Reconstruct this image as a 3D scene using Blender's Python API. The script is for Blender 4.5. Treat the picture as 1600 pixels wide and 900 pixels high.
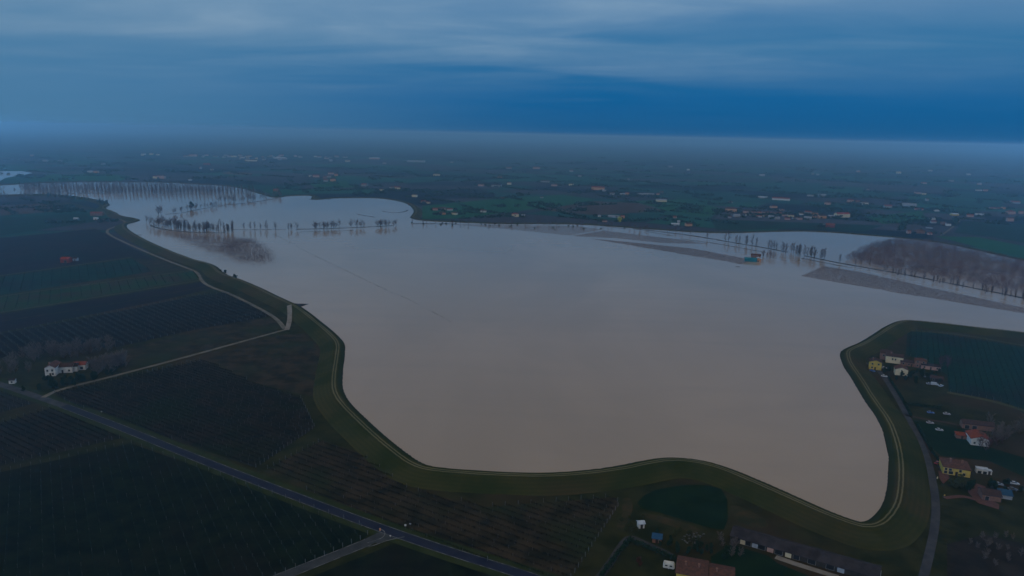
import bpy, math, random
import numpy as np
from mathutils import Vector, Matrix

random.seed(7)
rng = np.random.default_rng(7)
SC = bpy.context.scene
COL = SC.collection
for o in list(bpy.data.objects):
    bpy.data.objects.remove(o)

# ------------------------------------------------------------------ camera
IMW, IMH, FPX = 1600.0, 900.0, 1142.0
HCAM = 170.0
HL, HR = 192.0, 227.0                      # level horizon in the photo, left and right edge
ROLL = math.atan((HR - HL) / IMW)
PITCH = math.atan((IMH / 2 - (HL + HR) / 2) * math.cos(ROLL) / FPX)
_F = np.array([0, math.cos(PITCH), -math.sin(PITCH)])
_U0 = np.array([0, math.sin(PITCH), math.cos(PITCH)])
_R0 = np.array([1.0, 0, 0])
_R = math.cos(ROLL) * _R0 + math.sin(ROLL) * _U0
_U = -math.sin(ROLL) * _R0 + math.cos(ROLL) * _U0
cam_d = bpy.data.cameras.new('camera')
cam = bpy.data.objects.new('camera', cam_d)
COL.objects.link(cam)
cam_d.sensor_width = 36
cam_d.lens = FPX / IMW * 36
cam_d.clip_start = 1
cam_d.clip_end = 120000
cam.matrix_world = Matrix((( _R[0], _U[0], -_F[0], 0), (_R[1], _U[1], -_F[1], 0), (_R[2], _U[2], -_F[2], HCAM), (0, 0, 0, 1)))
SC.camera = cam

# ------------------------------------------------------------------ exposure
SC.view_settings.view_transform = 'Standard'
SC.view_settings.look = 'None'
SC.view_settings.gamma = 1
SC.view_settings.exposure = 0.0
SC.view_settings.use_curve_mapping = False
SC.render.engine = 'CYCLES'
SC.cycles.use_denoising = True
SC.cycles.max_bounces = 5
SC.cycles.volume_bounces = 0

# ------------------------------------------------------------------ world: overcast evening sky
SUN_EL, SUN_AZ = math.radians(32), math.radians(200)     # behind the camera
W = bpy.data.worlds.new('World')
SC.world = W
W.use_nodes = True
nt = W.node_tree
nt.nodes.clear()


def nd(tree, typ, **kw):
    n = tree.nodes.new(typ)
    for k, v in kw.items():
        if k.startswith('i_'):
            n.inputs[k[2:].replace('_', ' ')].default_value = v
        elif k.startswith('n_'):
            n.inputs[int(k[2:])].default_value = v
        else:
            setattr(n, k, v)
    return n


def math_n(tree, op, a, b=None, clamp=False):
    n = tree.nodes.new('ShaderNodeMath')
    n.operation = op
    n.use_clamp = clamp
    for i, v in enumerate((a, b)):
        if v is None:
            continue
        if isinstance(v, (int, float)):
            n.inputs[i].default_value = v
        else:
            tree.links.new(v, n.inputs[i])
    return n.outputs[0]


def mixc(tree, fac, a, b, blend='MIX'):
    n = tree.nodes.new('ShaderNodeMix')
    n.data_type = 'RGBA'
    n.blend_type = blend
    for s, v in ((n.inputs[0], fac), (n.inputs[6], a), (n.inputs[7], b)):
        if isinstance(v, (int, float)):
            s.default_value = v
        elif isinstance(v, tuple):
            s.default_value = (*v[:3], 1)
        else:
            tree.links.new(v, s)
    return n.outputs[2]


def ramp(tree, src, stops, interp='LINEAR'):
    n = tree.nodes.new('ShaderNodeValToRGB')
    n.color_ramp.interpolation = interp
    e = n.color_ramp.elements
    while len(e) < len(stops):
        e.new(0.5)
    for el, (p, c) in zip(e, stops):
        el.position = p
        el.color = (c, c, c, 1) if isinstance(c, (int, float)) else (*c, 1)
    tree.links.new(src, n.inputs[0])
    return n.outputs[0]


def smooth(tree, src, a, b):
    n = tree.nodes.new('ShaderNodeMapRange')
    n.interpolation_type = 'SMOOTHSTEP'
    n.inputs[1].default_value = a
    n.inputs[2].default_value = b
    tree.links.new(src, n.inputs[0])
    return n.outputs[0]


tc = nd(nt, 'ShaderNodeTexCoord')
sx = nd(nt, 'ShaderNodeSeparateXYZ')
nt.links.new(tc.outputs['Generated'], sx.inputs[0])
X, Y, Z = sx.outputs
zc = math_n(nt, 'ADD', math_n(nt, 'MAXIMUM', Z, 0.0), 0.055)
cu = math_n(nt, 'DIVIDE', X, zc)
cv = math_n(nt, 'DIVIDE', Y, zc)


def cloud(su, sv, off, detail, lo, hi, rot=0.0):
    cx = nd(nt, 'ShaderNodeCombineXYZ')
    a = math_n(nt, 'ADD', math_n(nt, 'MULTIPLY', cu, su), math_n(nt, 'MULTIPLY', cv, su * rot))
    nt.links.new(a, cx.inputs[0])
    nt.links.new(math_n(nt, 'MULTIPLY', cv, sv), cx.inputs[1])
    cx.inputs[2].default_value = off
    no = nd(nt, 'ShaderNodeTexNoise', i_Scale=1.0, i_Detail=detail, i_Roughness=0.5, i_Distortion=0.5)
    nt.links.new(cx.outputs[0], no.inputs['Vector'])
    return smooth(nt, no.outputs[0], lo, hi)


c1 = cloud(0.24, 0.34, 3.1, 3, 0.38, 0.62, 0.2)
c2 = cloud(0.6, 1.1, 8.7, 9, 0.36, 0.72, 0.5)
elev = smooth(nt, Z, 0.035, 0.135)
elev2 = smooth(nt, Z, -0.02, 0.09)
left = smooth(nt, math_n(nt, 'MULTIPLY', X, -1.0), -0.12, 0.62)
base = ramp(nt, Z, [(0.0, (0.0005, 0.078, 0.225)), (0.05, (0.002, 0.095, 0.265)), (0.11, (0.026, 0.145, 0.30)), (0.165, (0.07, 0.19, 0.35)),
                    (0.26, (0.19, 0.25, 0.35)), (0.42, (0.30, 0.32, 0.36)), (0.75, (0.39, 0.36, 0.31))])
pale = mixc(nt, math_n(nt, 'MULTIPLY', left, 0.75), base, (0.085, 0.21, 0.35))
cov = math_n(nt, 'ADD', math_n(nt, 'MULTIPLY', c1, 0.55), math_n(nt, 'MULTIPLY', c2, 0.5))
cov = math_n(nt, 'MULTIPLY', cov, math_n(nt, 'SUBTRACT', 1.0, math_n(nt, 'MULTIPLY', smooth(nt, X, 0.0, 0.5), 0.6)))
cov = math_n(nt, 'MULTIPLY', cov, math_n(nt, 'ADD', math_n(nt, 'MULTIPLY', elev, 0.8), math_n(nt, 'MULTIPLY', elev2, 0.12)), True)
mo_ = nd(nt, 'ShaderNodeMapping')
mo_.inputs['Scale'].default_value = (14, 14, 44)
nt.links.new(tc.outputs['Generated'], mo_.inputs[0])
nm_ = nd(nt, 'ShaderNodeTexNoise', i_Scale=1.0, i_Detail=8, i_Roughness=0.6, i_Distortion=0.4)
nt.links.new(mo_.outputs[0], nm_.inputs['Vector'])
cov = math_n(nt, 'MULTIPLY', cov, math_n(nt, 'ADD', 0.62, math_n(nt, 'MULTIPLY', nm_.outputs[0], 0.76)), True)
cloudc = ramp(nt, Z, [(0.0, (0.12, 0.22, 0.34)), (0.17, (0.22, 0.34, 0.46)), (0.28, (0.23, 0.29, 0.38)), (0.5, (0.33, 0.35, 0.38)), (0.75, (0.46, 0.45, 0.42))])
skyc = mixc(nt, cov, pale, cloudc)
side = smooth(nt, math_n(nt, 'ABSOLUTE', X), 0.64, 0.86)           # bright blue lobes added to the unseen sky at both sides, to light the haze
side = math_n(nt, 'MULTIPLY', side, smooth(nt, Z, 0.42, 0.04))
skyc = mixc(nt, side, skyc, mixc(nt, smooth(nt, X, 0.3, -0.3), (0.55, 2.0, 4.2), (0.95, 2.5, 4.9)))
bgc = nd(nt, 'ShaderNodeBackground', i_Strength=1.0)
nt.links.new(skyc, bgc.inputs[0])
sky = nd(nt, 'ShaderNodeTexSky', sky_type='NISHITA', sun_disc=False, sun_elevation=SUN_EL, sun_rotation=SUN_AZ, altitude=200)
tint = mixc(nt, 1.0, sky.outputs[0], (0.004, 0.02, 0.05), 'MULTIPLY')   # what little of the clear sky comes through the overcast
bgs = nd(nt, 'ShaderNodeBackground', i_Strength=0.1)
nt.links.new(tint, bgs.inputs[0])
ad = nd(nt, 'ShaderNodeAddShader')
nt.links.new(bgc.outputs[0], ad.inputs[0])
nt.links.new(bgs.outputs[0], ad.inputs[1])
wo = nd(nt, 'ShaderNodeOutputWorld')
nt.links.new(ad.outputs[0], wo.inputs[0])

sun_d = bpy.data.lights.new('sun', 'SUN')
sun_d.energy = 0.5
sun_d.angle = math.radians(25)
sun_d.color = (1, 0.95, 0.88)
sun = bpy.data.objects.new('sun', sun_d)
COL.objects.link(sun)
_sd = Vector((math.sin(SUN_AZ) * math.cos(SUN_EL), math.cos(SUN_AZ) * math.cos(SUN_EL), math.sin(SUN_EL)))
sun.rotation_euler = _sd.to_track_quat('Z', 'Y').to_euler()

# ------------------------------------------------------------------ helpers


def at(px, py, z=0.0):
    d = _F + _R * ((px - IMW / 2) / FPX) - _U * ((py - IMH / 2) / FPX)
    t = (z - HCAM) / d[2]
    return np.array([d[0] * t, d[1] * t, z])


def vp_dir(px):
    """ground direction of lines that run to the horizon at this column"""
    d = _F + _R * ((px - IMW / 2) / FPX) - _U * ((HL + (HR - HL) * px / IMW - IMH / 2) / FPX)
    v = np.array([d[0], d[1]])
    return v / np.linalg.norm(v)


def mpp(py, px=800):
    """metres across one photo pixel for something on the ground there"""
    p = at(px, py)
    return float(np.dot(p - np.array([0, 0, HCAM]), _F)) / FPX


def tag(o, label=None, cat=None, group=None, kind=None):
    for k, v in (('label', label), ('category', cat), ('group', group), ('kind', kind)):
        if v:
            o[k] = v
    return o


def link(name, data, parent=None):
    o = bpy.data.objects.new(name, data)
    COL.objects.link(o)
    if parent is not None:
        o.parent = parent
    return o


def thing(name, label, cat, loc, rz=0.0, group=None):
    o = link(name, None)
    o.location = loc
    o.rotation_euler = (0, 0, rz)
    return tag(o, label, cat, group)


class MB:
    """collects polygons for one mesh"""

    def __init__(s):
        s.v, s.f, s.m = [], [], []

    def poly(s, pts, mi=0):
        n = len(s.v)
        s.v += [tuple(p) for p in pts]
        s.f.append(tuple(range(n, n + len(pts))))
        s.m.append(mi)

    def box(s, x0, x1, y0, y1, z0, z1, mi=0):
        n = len(s.v)
        s.v += [(x0, y0, z0), (x1, y0, z0), (x1, y1, z0), (x0, y1, z0), (x0, y0, z1), (x1, y0, z1), (x1, y1, z1), (x0, y1, z1)]
        for q in ((0, 3, 2, 1), (4, 5, 6, 7), (0, 1, 5, 4), (1, 2, 6, 5), (2, 3, 7, 6), (3, 0, 4, 7)):
            s.f.append(tuple(n + i for i in q))
            s.m.append(mi)

    def prism(s, a, b, ra, rb, k=3, mi=0, cap=False):
        a, b = Vector(a), Vector(b)
        ax = (b - a).normalized()
        t = ax.orthogonal().normalized()
        u = ax.cross(t)
        n = len(s.v)
        for p, r in ((a, ra), (b, rb)):
            for i in range(k):
                w = 2 * math.pi * i / k
                s.v.append(tuple(p + (t * math.cos(w) + u * math.sin(w)) * r))
        for i in range(k):
            j = (i + 1) % k
            s.f.append((n + i, n + j, n + k + j, n + k + i))
            s.m.append(mi)
        if cap:
            s.f.append(tuple(n + k + i for i in range(k)))
            s.m.append(mi)

    def extrude(s, prof, axis_pts, mi=0):
        pass

    def mesh(s, name, mats, smooth_=False):
        me = bpy.data.meshes.new(name)
        me.from_pydata(s.v, [], s.f)
        for m in (mats if isinstance(mats, (list, tuple)) else [mats]):
            me.materials.append(m)
        if any(s.m):
            me.polygons.foreach_set('material_index', s.m)
        if smooth_:
            me.polygons.foreach_set('use_smooth', [True] * len(me.polygons))
        me.update()
        return me

    def build(s, name, mats, parent=None, smooth_=False):
        return link(name, s.mesh(name, mats, smooth_), parent)




def twig_mesh(name, A, B, ra, rb, m):
    """many thin three-sided tapered twigs from points A to points B as one mesh"""
    A, B = np.asarray(A, float), np.asarray(B, float)
    n = len(A)
    ax = B - A
    ax /= np.linalg.norm(ax, axis=1)[:, None] + 1e-9
    hlp = np.where(np.abs(ax[:, 2:3]) > .9, np.array([[1.0, 0, 0]]), np.array([[0, 0, 1.0]]))
    t_ = np.cross(ax, hlp)
    t_ /= np.linalg.norm(t_, axis=1)[:, None]
    u_ = np.cross(ax, t_)
    V = np.empty((n, 6, 3))
    for e, (P, r) in enumerate(((A, ra), (B, rb))):
        r = np.broadcast_to(np.asarray(r, float), (n,))[:, None]
        for i in range(3):
            w = 2 * math.pi * i / 3
            V[:, e * 3 + i] = P + (t_ * math.cos(w) + u_ * math.sin(w)) * r
    base = (np.arange(n) * 6)[:, None, None]
    Q = base + np.array([[0, 1, 4, 3], [1, 2, 5, 4], [2, 0, 3, 5]])[None]
    me = bpy.data.meshes.new(name)
    me.vertices.add(n * 6)
    me.vertices.foreach_set('co', V.ravel())
    me.loops.add(n * 12)
    me.loops.foreach_set('vertex_index', Q.ravel().astype(np.int32))
    me.polygons.add(n * 3)
    me.polygons.foreach_set('loop_start', (np.arange(n * 3) * 4).astype(np.int32))
    me.materials.append(m)
    me.update(calc_edges=True)
    me.validate()
    return me


# ------------------------------------------------------------------ materials
MATS = {}


def mat(name, c1, c2=None, scale=1.0, rough=0.9, detail=4, lo=0.35, hi=0.65, spec=0.02, bump=0.0, c3=None, scale3=0.02):
    if name in MATS:
        return MATS[name]
    m = bpy.data.materials.new(name)
    m.use_nodes = True
    t = m.node_tree
    b = t.nodes['Principled BSDF']
    b.inputs['Roughness'].default_value = rough
    b.inputs['Specular IOR Level'].default_value = spec
    if c2 is None:
        b.inputs['Base Color'].default_value = (*c1, 1)
    else:
        co = nd(t, 'ShaderNodeTexCoord')
        no = nd(t, 'ShaderNodeTexNoise', i_Scale=scale, i_Detail=detail, i_Roughness=0.6)
        t.links.new(co.outputs['Object'], no.inputs['Vector'])
        c = mixc(t, smooth(t, no.outputs[0], lo, hi), c1, c2)
        if c3 is not None:
            n3 = nd(t, 'ShaderNodeTexNoise', i_Scale=scale3, i_Detail=3, i_Roughness=0.55)
            t.links.new(co.outputs['Object'], n3.inputs['Vector'])
            c = mixc(t, smooth(t, n3.outputs[0], 0.45, 0.7), c, c3)
        t.links.new(c, b.inputs['Base Color'])
        if bump:
            bp = nd(t, 'ShaderNodeBump', i_Strength=bump, i_Distance=0.3)
            t.links.new(no.outputs[0], bp.inputs['Height'])
            t.links.new(bp.outputs[0], b.inputs['Normal'])
    MATS[name] = m
    return m


G = 1.0
M_GRASS = mat('wet grass', (0.012, 0.016, 0.004), (0.030, 0.029, 0.009), 0.09, detail=8, c3=(0.038, 0.024, 0.012), scale3=0.012)
M_LAWN = mat('lawn', (0.005, 0.015, 0.006), (0.008, 0.020, 0.007), 0.08)
M_PLOUGH = mat('ploughed soil', (0.010, 0.009, 0.012), (0.019, 0.014, 0.016), 0.03, c3=(0.010, 0.014, 0.013), scale3=0.01)
M_TEAL = mat('winter crop', (0.004, 0.024, 0.018), (0.009, 0.032, 0.021), 0.06, c3=(0.012, 0.016, 0.014))
M_FALLOW = mat('fallow field', (0.013, 0.013, 0.007), (0.044, 0.031, 0.017), 0.09, detail=9, c3=(0.020, 0.026, 0.010), scale3=0.02)
M_VSOIL = mat('vineyard soil', (0.004, 0.0045, 0.004), (0.016, 0.013, 0.010), 0.08, detail=8)
M_VGREEN = mat('vineyard grass', (0.003, 0.006, 0.003), (0.010, 0.016, 0.007), 0.12, detail=8, c3=(0.012, 0.011, 0.008), scale3=0.015)
M_ASPH = mat('old asphalt', (0.036, 0.036, 0.041), (0.060, 0.058, 0.060), 0.15, rough=0.8, detail=8)
M_ASPHB = mat('fresh asphalt', (0.013, 0.016, 0.030), (0.021, 0.023, 0.037), 0.1, rough=0.6)
M_PAINT = mat('road paint', (0.18, 0.175, 0.17), (0.05, 0.05, 0.05), 0.25, detail=7)
M_DIRT = mat('dirt track', (0.10, 0.088, 0.070), (0.15, 0.13, 0.10), 0.12)
M_DIRT2 = mat('pale gravel', (0.15, 0.125, 0.10), (0.21, 0.18, 0.15), 0.12)
M_CANE = mat('vine canes', (0.018, 0.013, 0.012))
M_CANEG = mat('green orchard canes', (0.014, 0.024, 0.016))
M_CANED = mat('dark vine canes', (0.006, 0.0055, 0.006))
M_VROW = mat('vineyard lanes', (0.008, 0.010, 0.006), (0.026, 0.021, 0.014), 0.10, detail=8, c3=(0.012, 0.019, 0.008), scale3=0.02)
M_STAKE = mat('weathered stake', (0.12, 0.112, 0.105))
M_POST = mat('concrete post', (0.12, 0.115, 0.11))
M_BARK = mat('bark', (0.035, 0.028, 0.026), (0.06, 0.05, 0.045), 1.5)
M_TWIG = mat('bare twigs', (0.105, 0.070, 0.066))
M_TWIGR = mat('reddish twigs', (0.090, 0.050, 0.055))
M_LEAF = mat('evergreen leaves', (0.010, 0.024, 0.014), (0.022, 0.042, 0.022), 0.7)
M_LEAFY = mat('olive leaves', (0.035, 0.040, 0.015), (0.055, 0.058, 0.02), 0.7)
M_GOLD = mat('yellow leaves', (0.50, 0.44, 0.05), (0.32, 0.30, 0.05), 0.8)
M_RUST = mat('rust leaves', (0.07, 0.028, 0.018), (0.04, 0.02, 0.015), 0.8)
M_MUD = mat('wet bank', (0.022, 0.020, 0.020), (0.035, 0.03, 0.028), 0.1)
M_GLASS = mat('window glass', (0.015, 0.017, 0.02), rough=0.25, spec=0.5)
M_FRAME = mat('window frame', (0.30, 0.28, 0.25))
M_DOOR = mat('dark door', (0.035, 0.025, 0.02))
WALLS = {
    'white': mat('white plaster', (0.54, 0.50, 0.44), (0.38, 0.34, 0.30), 0.5, detail=7),
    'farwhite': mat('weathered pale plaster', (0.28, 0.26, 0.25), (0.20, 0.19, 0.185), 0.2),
    'cream': mat('cream plaster', (0.58, 0.47, 0.30), (0.48, 0.38, 0.24), 0.4),
    'yellow': mat('yellow plaster', (0.48, 0.33, 0.07), (0.34, 0.23, 0.05), 0.5, detail=7),
    'pink': mat('pinkish plaster', (0.42, 0.25, 0.20), (0.32, 0.19, 0.16), 0.4),
    'orange': mat('orange plaster', (0.50, 0.24, 0.12), (0.40, 0.19, 0.10), 0.4),
    'brick': mat('brick wall', (0.22, 0.11, 0.075), (0.15, 0.08, 0.06), 0.8),
    'grey': mat('grey render', (0.30, 0.31, 0.33), (0.22, 0.23, 0.25), 0.4),
    'teal': mat('teal sheeting', (0.012, 0.12, 0.14), (0.018, 0.15, 0.17), 0.3),
    'red': mat('red sheeting', (0.20, 0.035, 0.02), (0.15, 0.028, 0.02), 0.3),
}
ROOFS = {
    'terracotta': mat('terracotta tiles', (0.11, 0.050, 0.034), (0.060, 0.032, 0.026), 0.9, detail=8),
    'red': mat('red tiles', (0.20, 0.05, 0.03), (0.13, 0.038, 0.026), 1.0, detail=8),
    'brown': mat('weathered brown tiles', (0.062, 0.036, 0.030), (0.040, 0.026, 0.024), 1.0, detail=8),
    'dark': mat('dark roof sheeting', (0.024, 0.020, 0.021), (0.044, 0.036, 0.036), 0.25, detail=8),
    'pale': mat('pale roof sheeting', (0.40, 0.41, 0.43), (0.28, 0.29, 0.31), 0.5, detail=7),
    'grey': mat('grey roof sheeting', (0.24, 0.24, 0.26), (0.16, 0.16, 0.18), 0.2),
    'blue': mat('blue roof sheeting', (0.02, 0.055, 0.10), (0.03, 0.07, 0.12), 0.5),
    'teal': WALLS['teal'],
    'orange': mat('bright orange roof', (0.26, 0.045, 0.028), (0.20, 0.036, 0.025), 0.4),
}
WALLS['darkwood'] = mat('dark boards', (0.030, 0.024, 0.020), (0.05, 0.04, 0.032), 0.5)

# ------------------------------------------------------------------ shoreline
ZW, ZC = 2.5, 4.0        # flood level and levee crest above the fields


def chaikin(p, n=2, closed=True):
    p = np.asarray(p, float)
    for _ in range(n):
        q = np.roll(p, -1, 0)
        a, b = p * 0.75 + q * 0.25, p * 0.25 + q * 0.75
        if not closed:
            a, b = a[:-1], b[:-1]
            p = np.vstack([p[:1], np.stack([a, b], 1).reshape(-1, p.shape[1]), p[-1:]])
        else:
            p = np.stack([a, b], 1).reshape(-1, p.shape[1])
    return p


SHORE_PX = [(-160, 291), (0, 290), (50, 286), (110, 284.5), (180, 284.3), (250, 284.7), (320, 288), (370, 292), (400, 301), (425, 309), (440, 308),
            (455, 305.5), (490, 305), (484, 311.5), (498, 312), (520, 309.5), (545, 309), (590, 309), (618, 313), (637, 318), (648, 329), (643, 337), (639, 340.5), (655, 344.5),
            (700, 346.5), (760, 349), (800, 350), (850, 349.5), (900, 350), (950, 353), (1000, 357), (1060, 361), (1100, 363.5), (1150, 364), (1200, 362),
            (1250, 361), (1300, 363), (1350, 367), (1400, 371), (1480, 380), (1600, 408), (1760, 440), (1800, 500), (1800, 552), (1700, 534),
            (1600, 520), (1500, 509), (1440, 502), (1408, 500), (1385, 508), (1345, 535), (1318, 545), (1311, 552), (1316, 570), (1330, 590), (1350, 625), (1375, 660),
            (1386, 698), (1389, 730), (1385, 775), (1374, 798), (1352, 818), (1328, 811), (1280, 792), (1200, 756), (1130, 727), (1085, 716.5),
            (1040, 714), (1004, 720), (960, 729), (870, 739.5), (800, 738), (740, 735), (690, 731.5), (660, 726), (625, 701), (590, 671), (557, 641),
            (537, 617), (534, 595), (539, 555), (540, 538), (528, 524), (500, 501), (473, 480), (450, 470), (400, 446), (375, 436), (350, 428),
            (338, 414), (300, 405), (250, 385), (218, 370), (198, 357), (198, 350), (213, 347), (221, 344), (213, 341), (190, 338),
            (180, 331), (162, 325), (176, 319.5), (150, 311), (110, 306), (70, 303), (0, 305), (-160, 310)]
SHORE = chaikin([at(x, y, ZW)[:2] for x, y in SHORE_PX], 2)


def seg_dist(P):
    """signed distance of points P (n,2) from the shoreline, positive on land"""
    P = np.atleast_2d(P)
    A, B = SHORE, np.roll(SHORE, -1, 0)
    best = np.full(len(P), 1e9)
    ins = np.zeros(len(P), bool)
    for a, b in zip(A, B):
        ab = b - a
        t = np.clip(((P - a) @ ab) / (ab @ ab), 0, 1)
        dd = P - a - t[:, None] * ab
        best = np.minimum(best, (dd * dd).sum(1))
        c = ((a[1] > P[:, 1]) != (b[1] > P[:, 1]))
        if c.any():
            xx = (b[0] - a[0]) * (P[:, 1] - a[1]) / (b[1] - a[1] + 1e-12) + a[0]
            ins ^= c & (P[:, 0] < xx)
    d = np.sqrt(best)
    return np.where(ins, -d, d)


PROF_D = [-8, 0, 3.2, 8.2, 19, 22]
PROF_Z = [0.0, ZW, ZC, ZC, 0.05, -0.6]


def levee_z(d):
    return np.interp(d, PROF_D, PROF_Z)


def ground_at(px, py):
    """the point of ground or levee seen at this pixel"""
    z = 0.0
    for _ in range(6):
        p = at(px, py, z)
        z = max(0.0, float(levee_z(seg_dist(p[None, :2]))[0]))
    return at(px, py, z)


# levee as a height sheet on a 2 m grid
CELL = 2.0
lo_, hi_ = SHORE.min(0) - 30, SHORE.max(0) + 30
hi_[0] = min(hi_[0], 1500)
lo_[0] = max(lo_[0], -2600)
nx, ny = ((hi_ - lo_) / CELL).astype(int) + 1
D2 = np.full((nx, ny), 1e9, np.float32)
gx = lo_[0] + np.arange(nx) * CELL
gy = lo_[1] + np.arange(ny) * CELL
for a, b in zip(SHORE, np.roll(SHORE, -1, 0)):
    i0, i1 = np.searchsorted(gx, [min(a[0], b[0]) - 26, max(a[0], b[0]) + 26])
    j0, j1 = np.searchsorted(gy, [min(a[1], b[1]) - 26, max(a[1], b[1]) + 26])
    if i1 <= i0 or j1 <= j0:
        continue
    PX_, PY_ = gx[i0:i1, None] - a[0], gy[None, j0:j1] - a[1]
    ab = b - a
    t = np.clip((PX_ * ab[0] + PY_ * ab[1]) / (ab @ ab), 0, 1)
    dd = (PX_ - t * ab[0]) ** 2 + (PY_ - t * ab[1]) ** 2
    D2[i0:i1, j0:j1] = np.minimum(D2[i0:i1, j0:j1], dd)
idx = np.argwhere(D2 < 24.0 ** 2)
pts = np.stack([gx[idx[:, 0]], gy[idx[:, 1]]], 1)
sd = np.concatenate([seg_dist(c) for c in np.array_split(pts, max(1, len(pts) // 60000))])
keep = (sd > -9) & (sd < 22.5)
idx, pts, sd = idx[keep], pts[keep], sd[keep]
vid = np.full((nx, ny), -1, np.int64)
vid[idx[:, 0], idx[:, 1]] = np.arange(len(idx))
q = np.stack([vid[:-1, :-1], vid[1:, :-1], vid[1:, 1:], vid[:-1, 1:]], -1).reshape(-1, 4)
q = q[(q >= 0).all(1)]
lz = levee_z(sd)
wob = 0.16 * np.sin(pts[:, 0] * 0.11 + 1.3 * np.sin(pts[:, 1] * 0.07)) + 0.12 * np.sin(pts[:, 1] * 0.17 + pts[:, 0] * 0.05)
lz = lz + wob * np.where((sd > 0.5) & (sd < 18), 1, 0) * np.where((sd > 3) & (sd < 8.5), 0.4, 1)
me = bpy.data.meshes.new('levee')
me.from_pydata(np.column_stack([pts, lz]).tolist(), [], q.tolist())
me.polygons.foreach_set('use_smooth', [True] * len(me.polygons))
at_ = me.attributes.new('shore', 'FLOAT', 'POINT')
at_.data.foreach_set('value', sd.astype(np.float32))
ML = bpy.data.materials.new('levee grass')
ML.use_nodes = True
t = ML.node_tree
b = t.nodes['Principled BSDF']
b.inputs['Roughness'].default_value = 0.95
b.inputs['Specular IOR Level'].default_value = 0.02
an = nd(t, 'ShaderNodeAttribute', attribute_name='shore')
co = nd(t, 'ShaderNodeTexCoord')
n1 = nd(t, 'ShaderNodeTexNoise', i_Scale=0.03, i_Detail=6, i_Roughness=0.65)
n2 = nd(t, 'ShaderNodeTexNoise', i_Scale=0.25, i_Detail=4)
n3 = nd(t, 'ShaderNodeTexNoise', i_Scale=0.009, i_Detail=3)
for n in (n1, n2, n3):
    t.links.new(co.outputs['Object'], n.inputs['Vector'])
d = math_n(t, 'ADD', an.outputs['Fac'], math_n(t, 'MULTIPLY', math_n(t, 'SUBTRACT', n2.outputs[0], 0.5), 0.7))
g = mixc(t, smooth(t, n1.outputs[0], 0.38, 0.62), (0.022, 0.028, 0.005), (0.046, 0.041, 0.011))
g = mixc(t, math_n(t, 'MULTIPLY', smooth(t, n3.outputs[0], 0.48, 0.66), 0.6), g, (0.060, 0.034, 0.018))
mow = math_n(t, 'SINE', math_n(t, 'MULTIPLY', d, 2.6))
g = mixc(t, math_n(t, 'MULTIPLY', math_n(t, 'ADD', mow, 1.0), 0.16), g, (0.012, 0.020, 0.008))
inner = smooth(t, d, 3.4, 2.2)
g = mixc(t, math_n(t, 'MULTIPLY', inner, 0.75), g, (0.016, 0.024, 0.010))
wet = smooth(t, d, 0.9, 0.2)
g = mixc(t, math_n(t, 'MULTIPLY', wet, 0.6), g, (0.02, 0.018, 0.015))
for c_ in (4.9, 6.7):
    r = smooth(t, math_n(t, 'ABSOLUTE', math_n(t, 'SUBTRACT', d, c_)), 0.52, 0.2)
    r = math_n(t, 'MULTIPLY', r, math_n(t, 'ADD', math_n(t, 'MULTIPLY', n1.outputs[0], 0.9), 0.25), True)
    g = mixc(t, r, g, (0.165, 0.140, 0.080))
t.links.new(g, b.inputs['Base Color'])
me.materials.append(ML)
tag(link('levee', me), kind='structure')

# water, a little wider than the shoreline so that the bank cuts it
nrm = np.roll(SHORE, -1, 0) - np.roll(SHORE, 1, 0)
nrm = np.stack([nrm[:, 1], -nrm[:, 0]], 1)
nrm /= np.linalg.norm(nrm, axis=1)[:, None]
area = 0.5 * np.sum(SHORE[:, 0] * np.roll(SHORE[:, 1], -1) - np.roll(SHORE[:, 0], -1) * SHORE[:, 1])
OUTW = SHORE + nrm * (1.3 if area > 0 else -1.3)
MW = bpy.data.materials.new('muddy flood water')
MW.use_nodes = True
t = MW.node_tree
b = t.nodes['Principled BSDF']
b.inputs['Roughness'].default_value = 0.09
b.inputs['IOR'].default_value = 1.33
co = nd(t, 'ShaderNodeTexCoord')
mp = nd(t, 'ShaderNodeMapping')
mp.inputs['Scale'].default_value = (1, 0.55, 1)
mp.inputs['Rotation'].default_value = (0, 0, 0.5)
t.links.new(co.outputs['Object'], mp.inputs[0])
n1 = nd(t, 'ShaderNodeTexNoise', i_Scale=0.0045, i_Detail=5, i_Roughness=0.55, i_Distortion=0.6)
n2 = nd(t, 'ShaderNodeTexNoise', i_Scale=0.35, i_Detail=3)
n4 = nd(t, 'ShaderNodeTexNoise', i_Scale=0.012, i_Detail=4)
for n in (n1, n2, n4):
    t.links.new(mp.outputs[0], n.inputs['Vector'])
n5 = nd(t, 'ShaderNodeTexNoise', i_Scale=0.02, i_Detail=7, i_Roughness=0.65, i_Distortion=1.2)
mp5 = nd(t, 'ShaderNodeMapping')
mp5.inputs['Scale'].default_value = (0.22, 1.0, 1)
mp5.inputs['Rotation'].default_value = (0, 0, -0.25)
t.links.new(co.outputs['Object'], mp5.inputs[0])
t.links.new(mp5.outputs[0], n5.inputs['Vector'])
wc = mixc(t, smooth(t, n1.outputs[0], 0.38, 0.64), (0.272, 0.196, 0.138), (0.325, 0.232, 0.162))
wc = mixc(t, math_n(t, 'MULTIPLY', smooth(t, n5.outputs[0], 0.40, 0.75), 0.28), wc, (0.225, 0.168, 0.128))
t.links.new(wc, b.inputs['Base Color'])
rg = math_n(t, 'ADD', math_n(t, 'MULTIPLY', n4.outputs[0], 0.10), 0.05)
t.links.new(rg, b.inputs['Roughness'])
bp = nd(t, 'ShaderNodeBump', i_Strength=0.12, i_Distance=0.12)
t.links.new(n2.outputs[0], bp.inputs['Height'])
t.links.new(bp.outputs[0], b.inputs['Normal'])
mb = MB()
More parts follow.
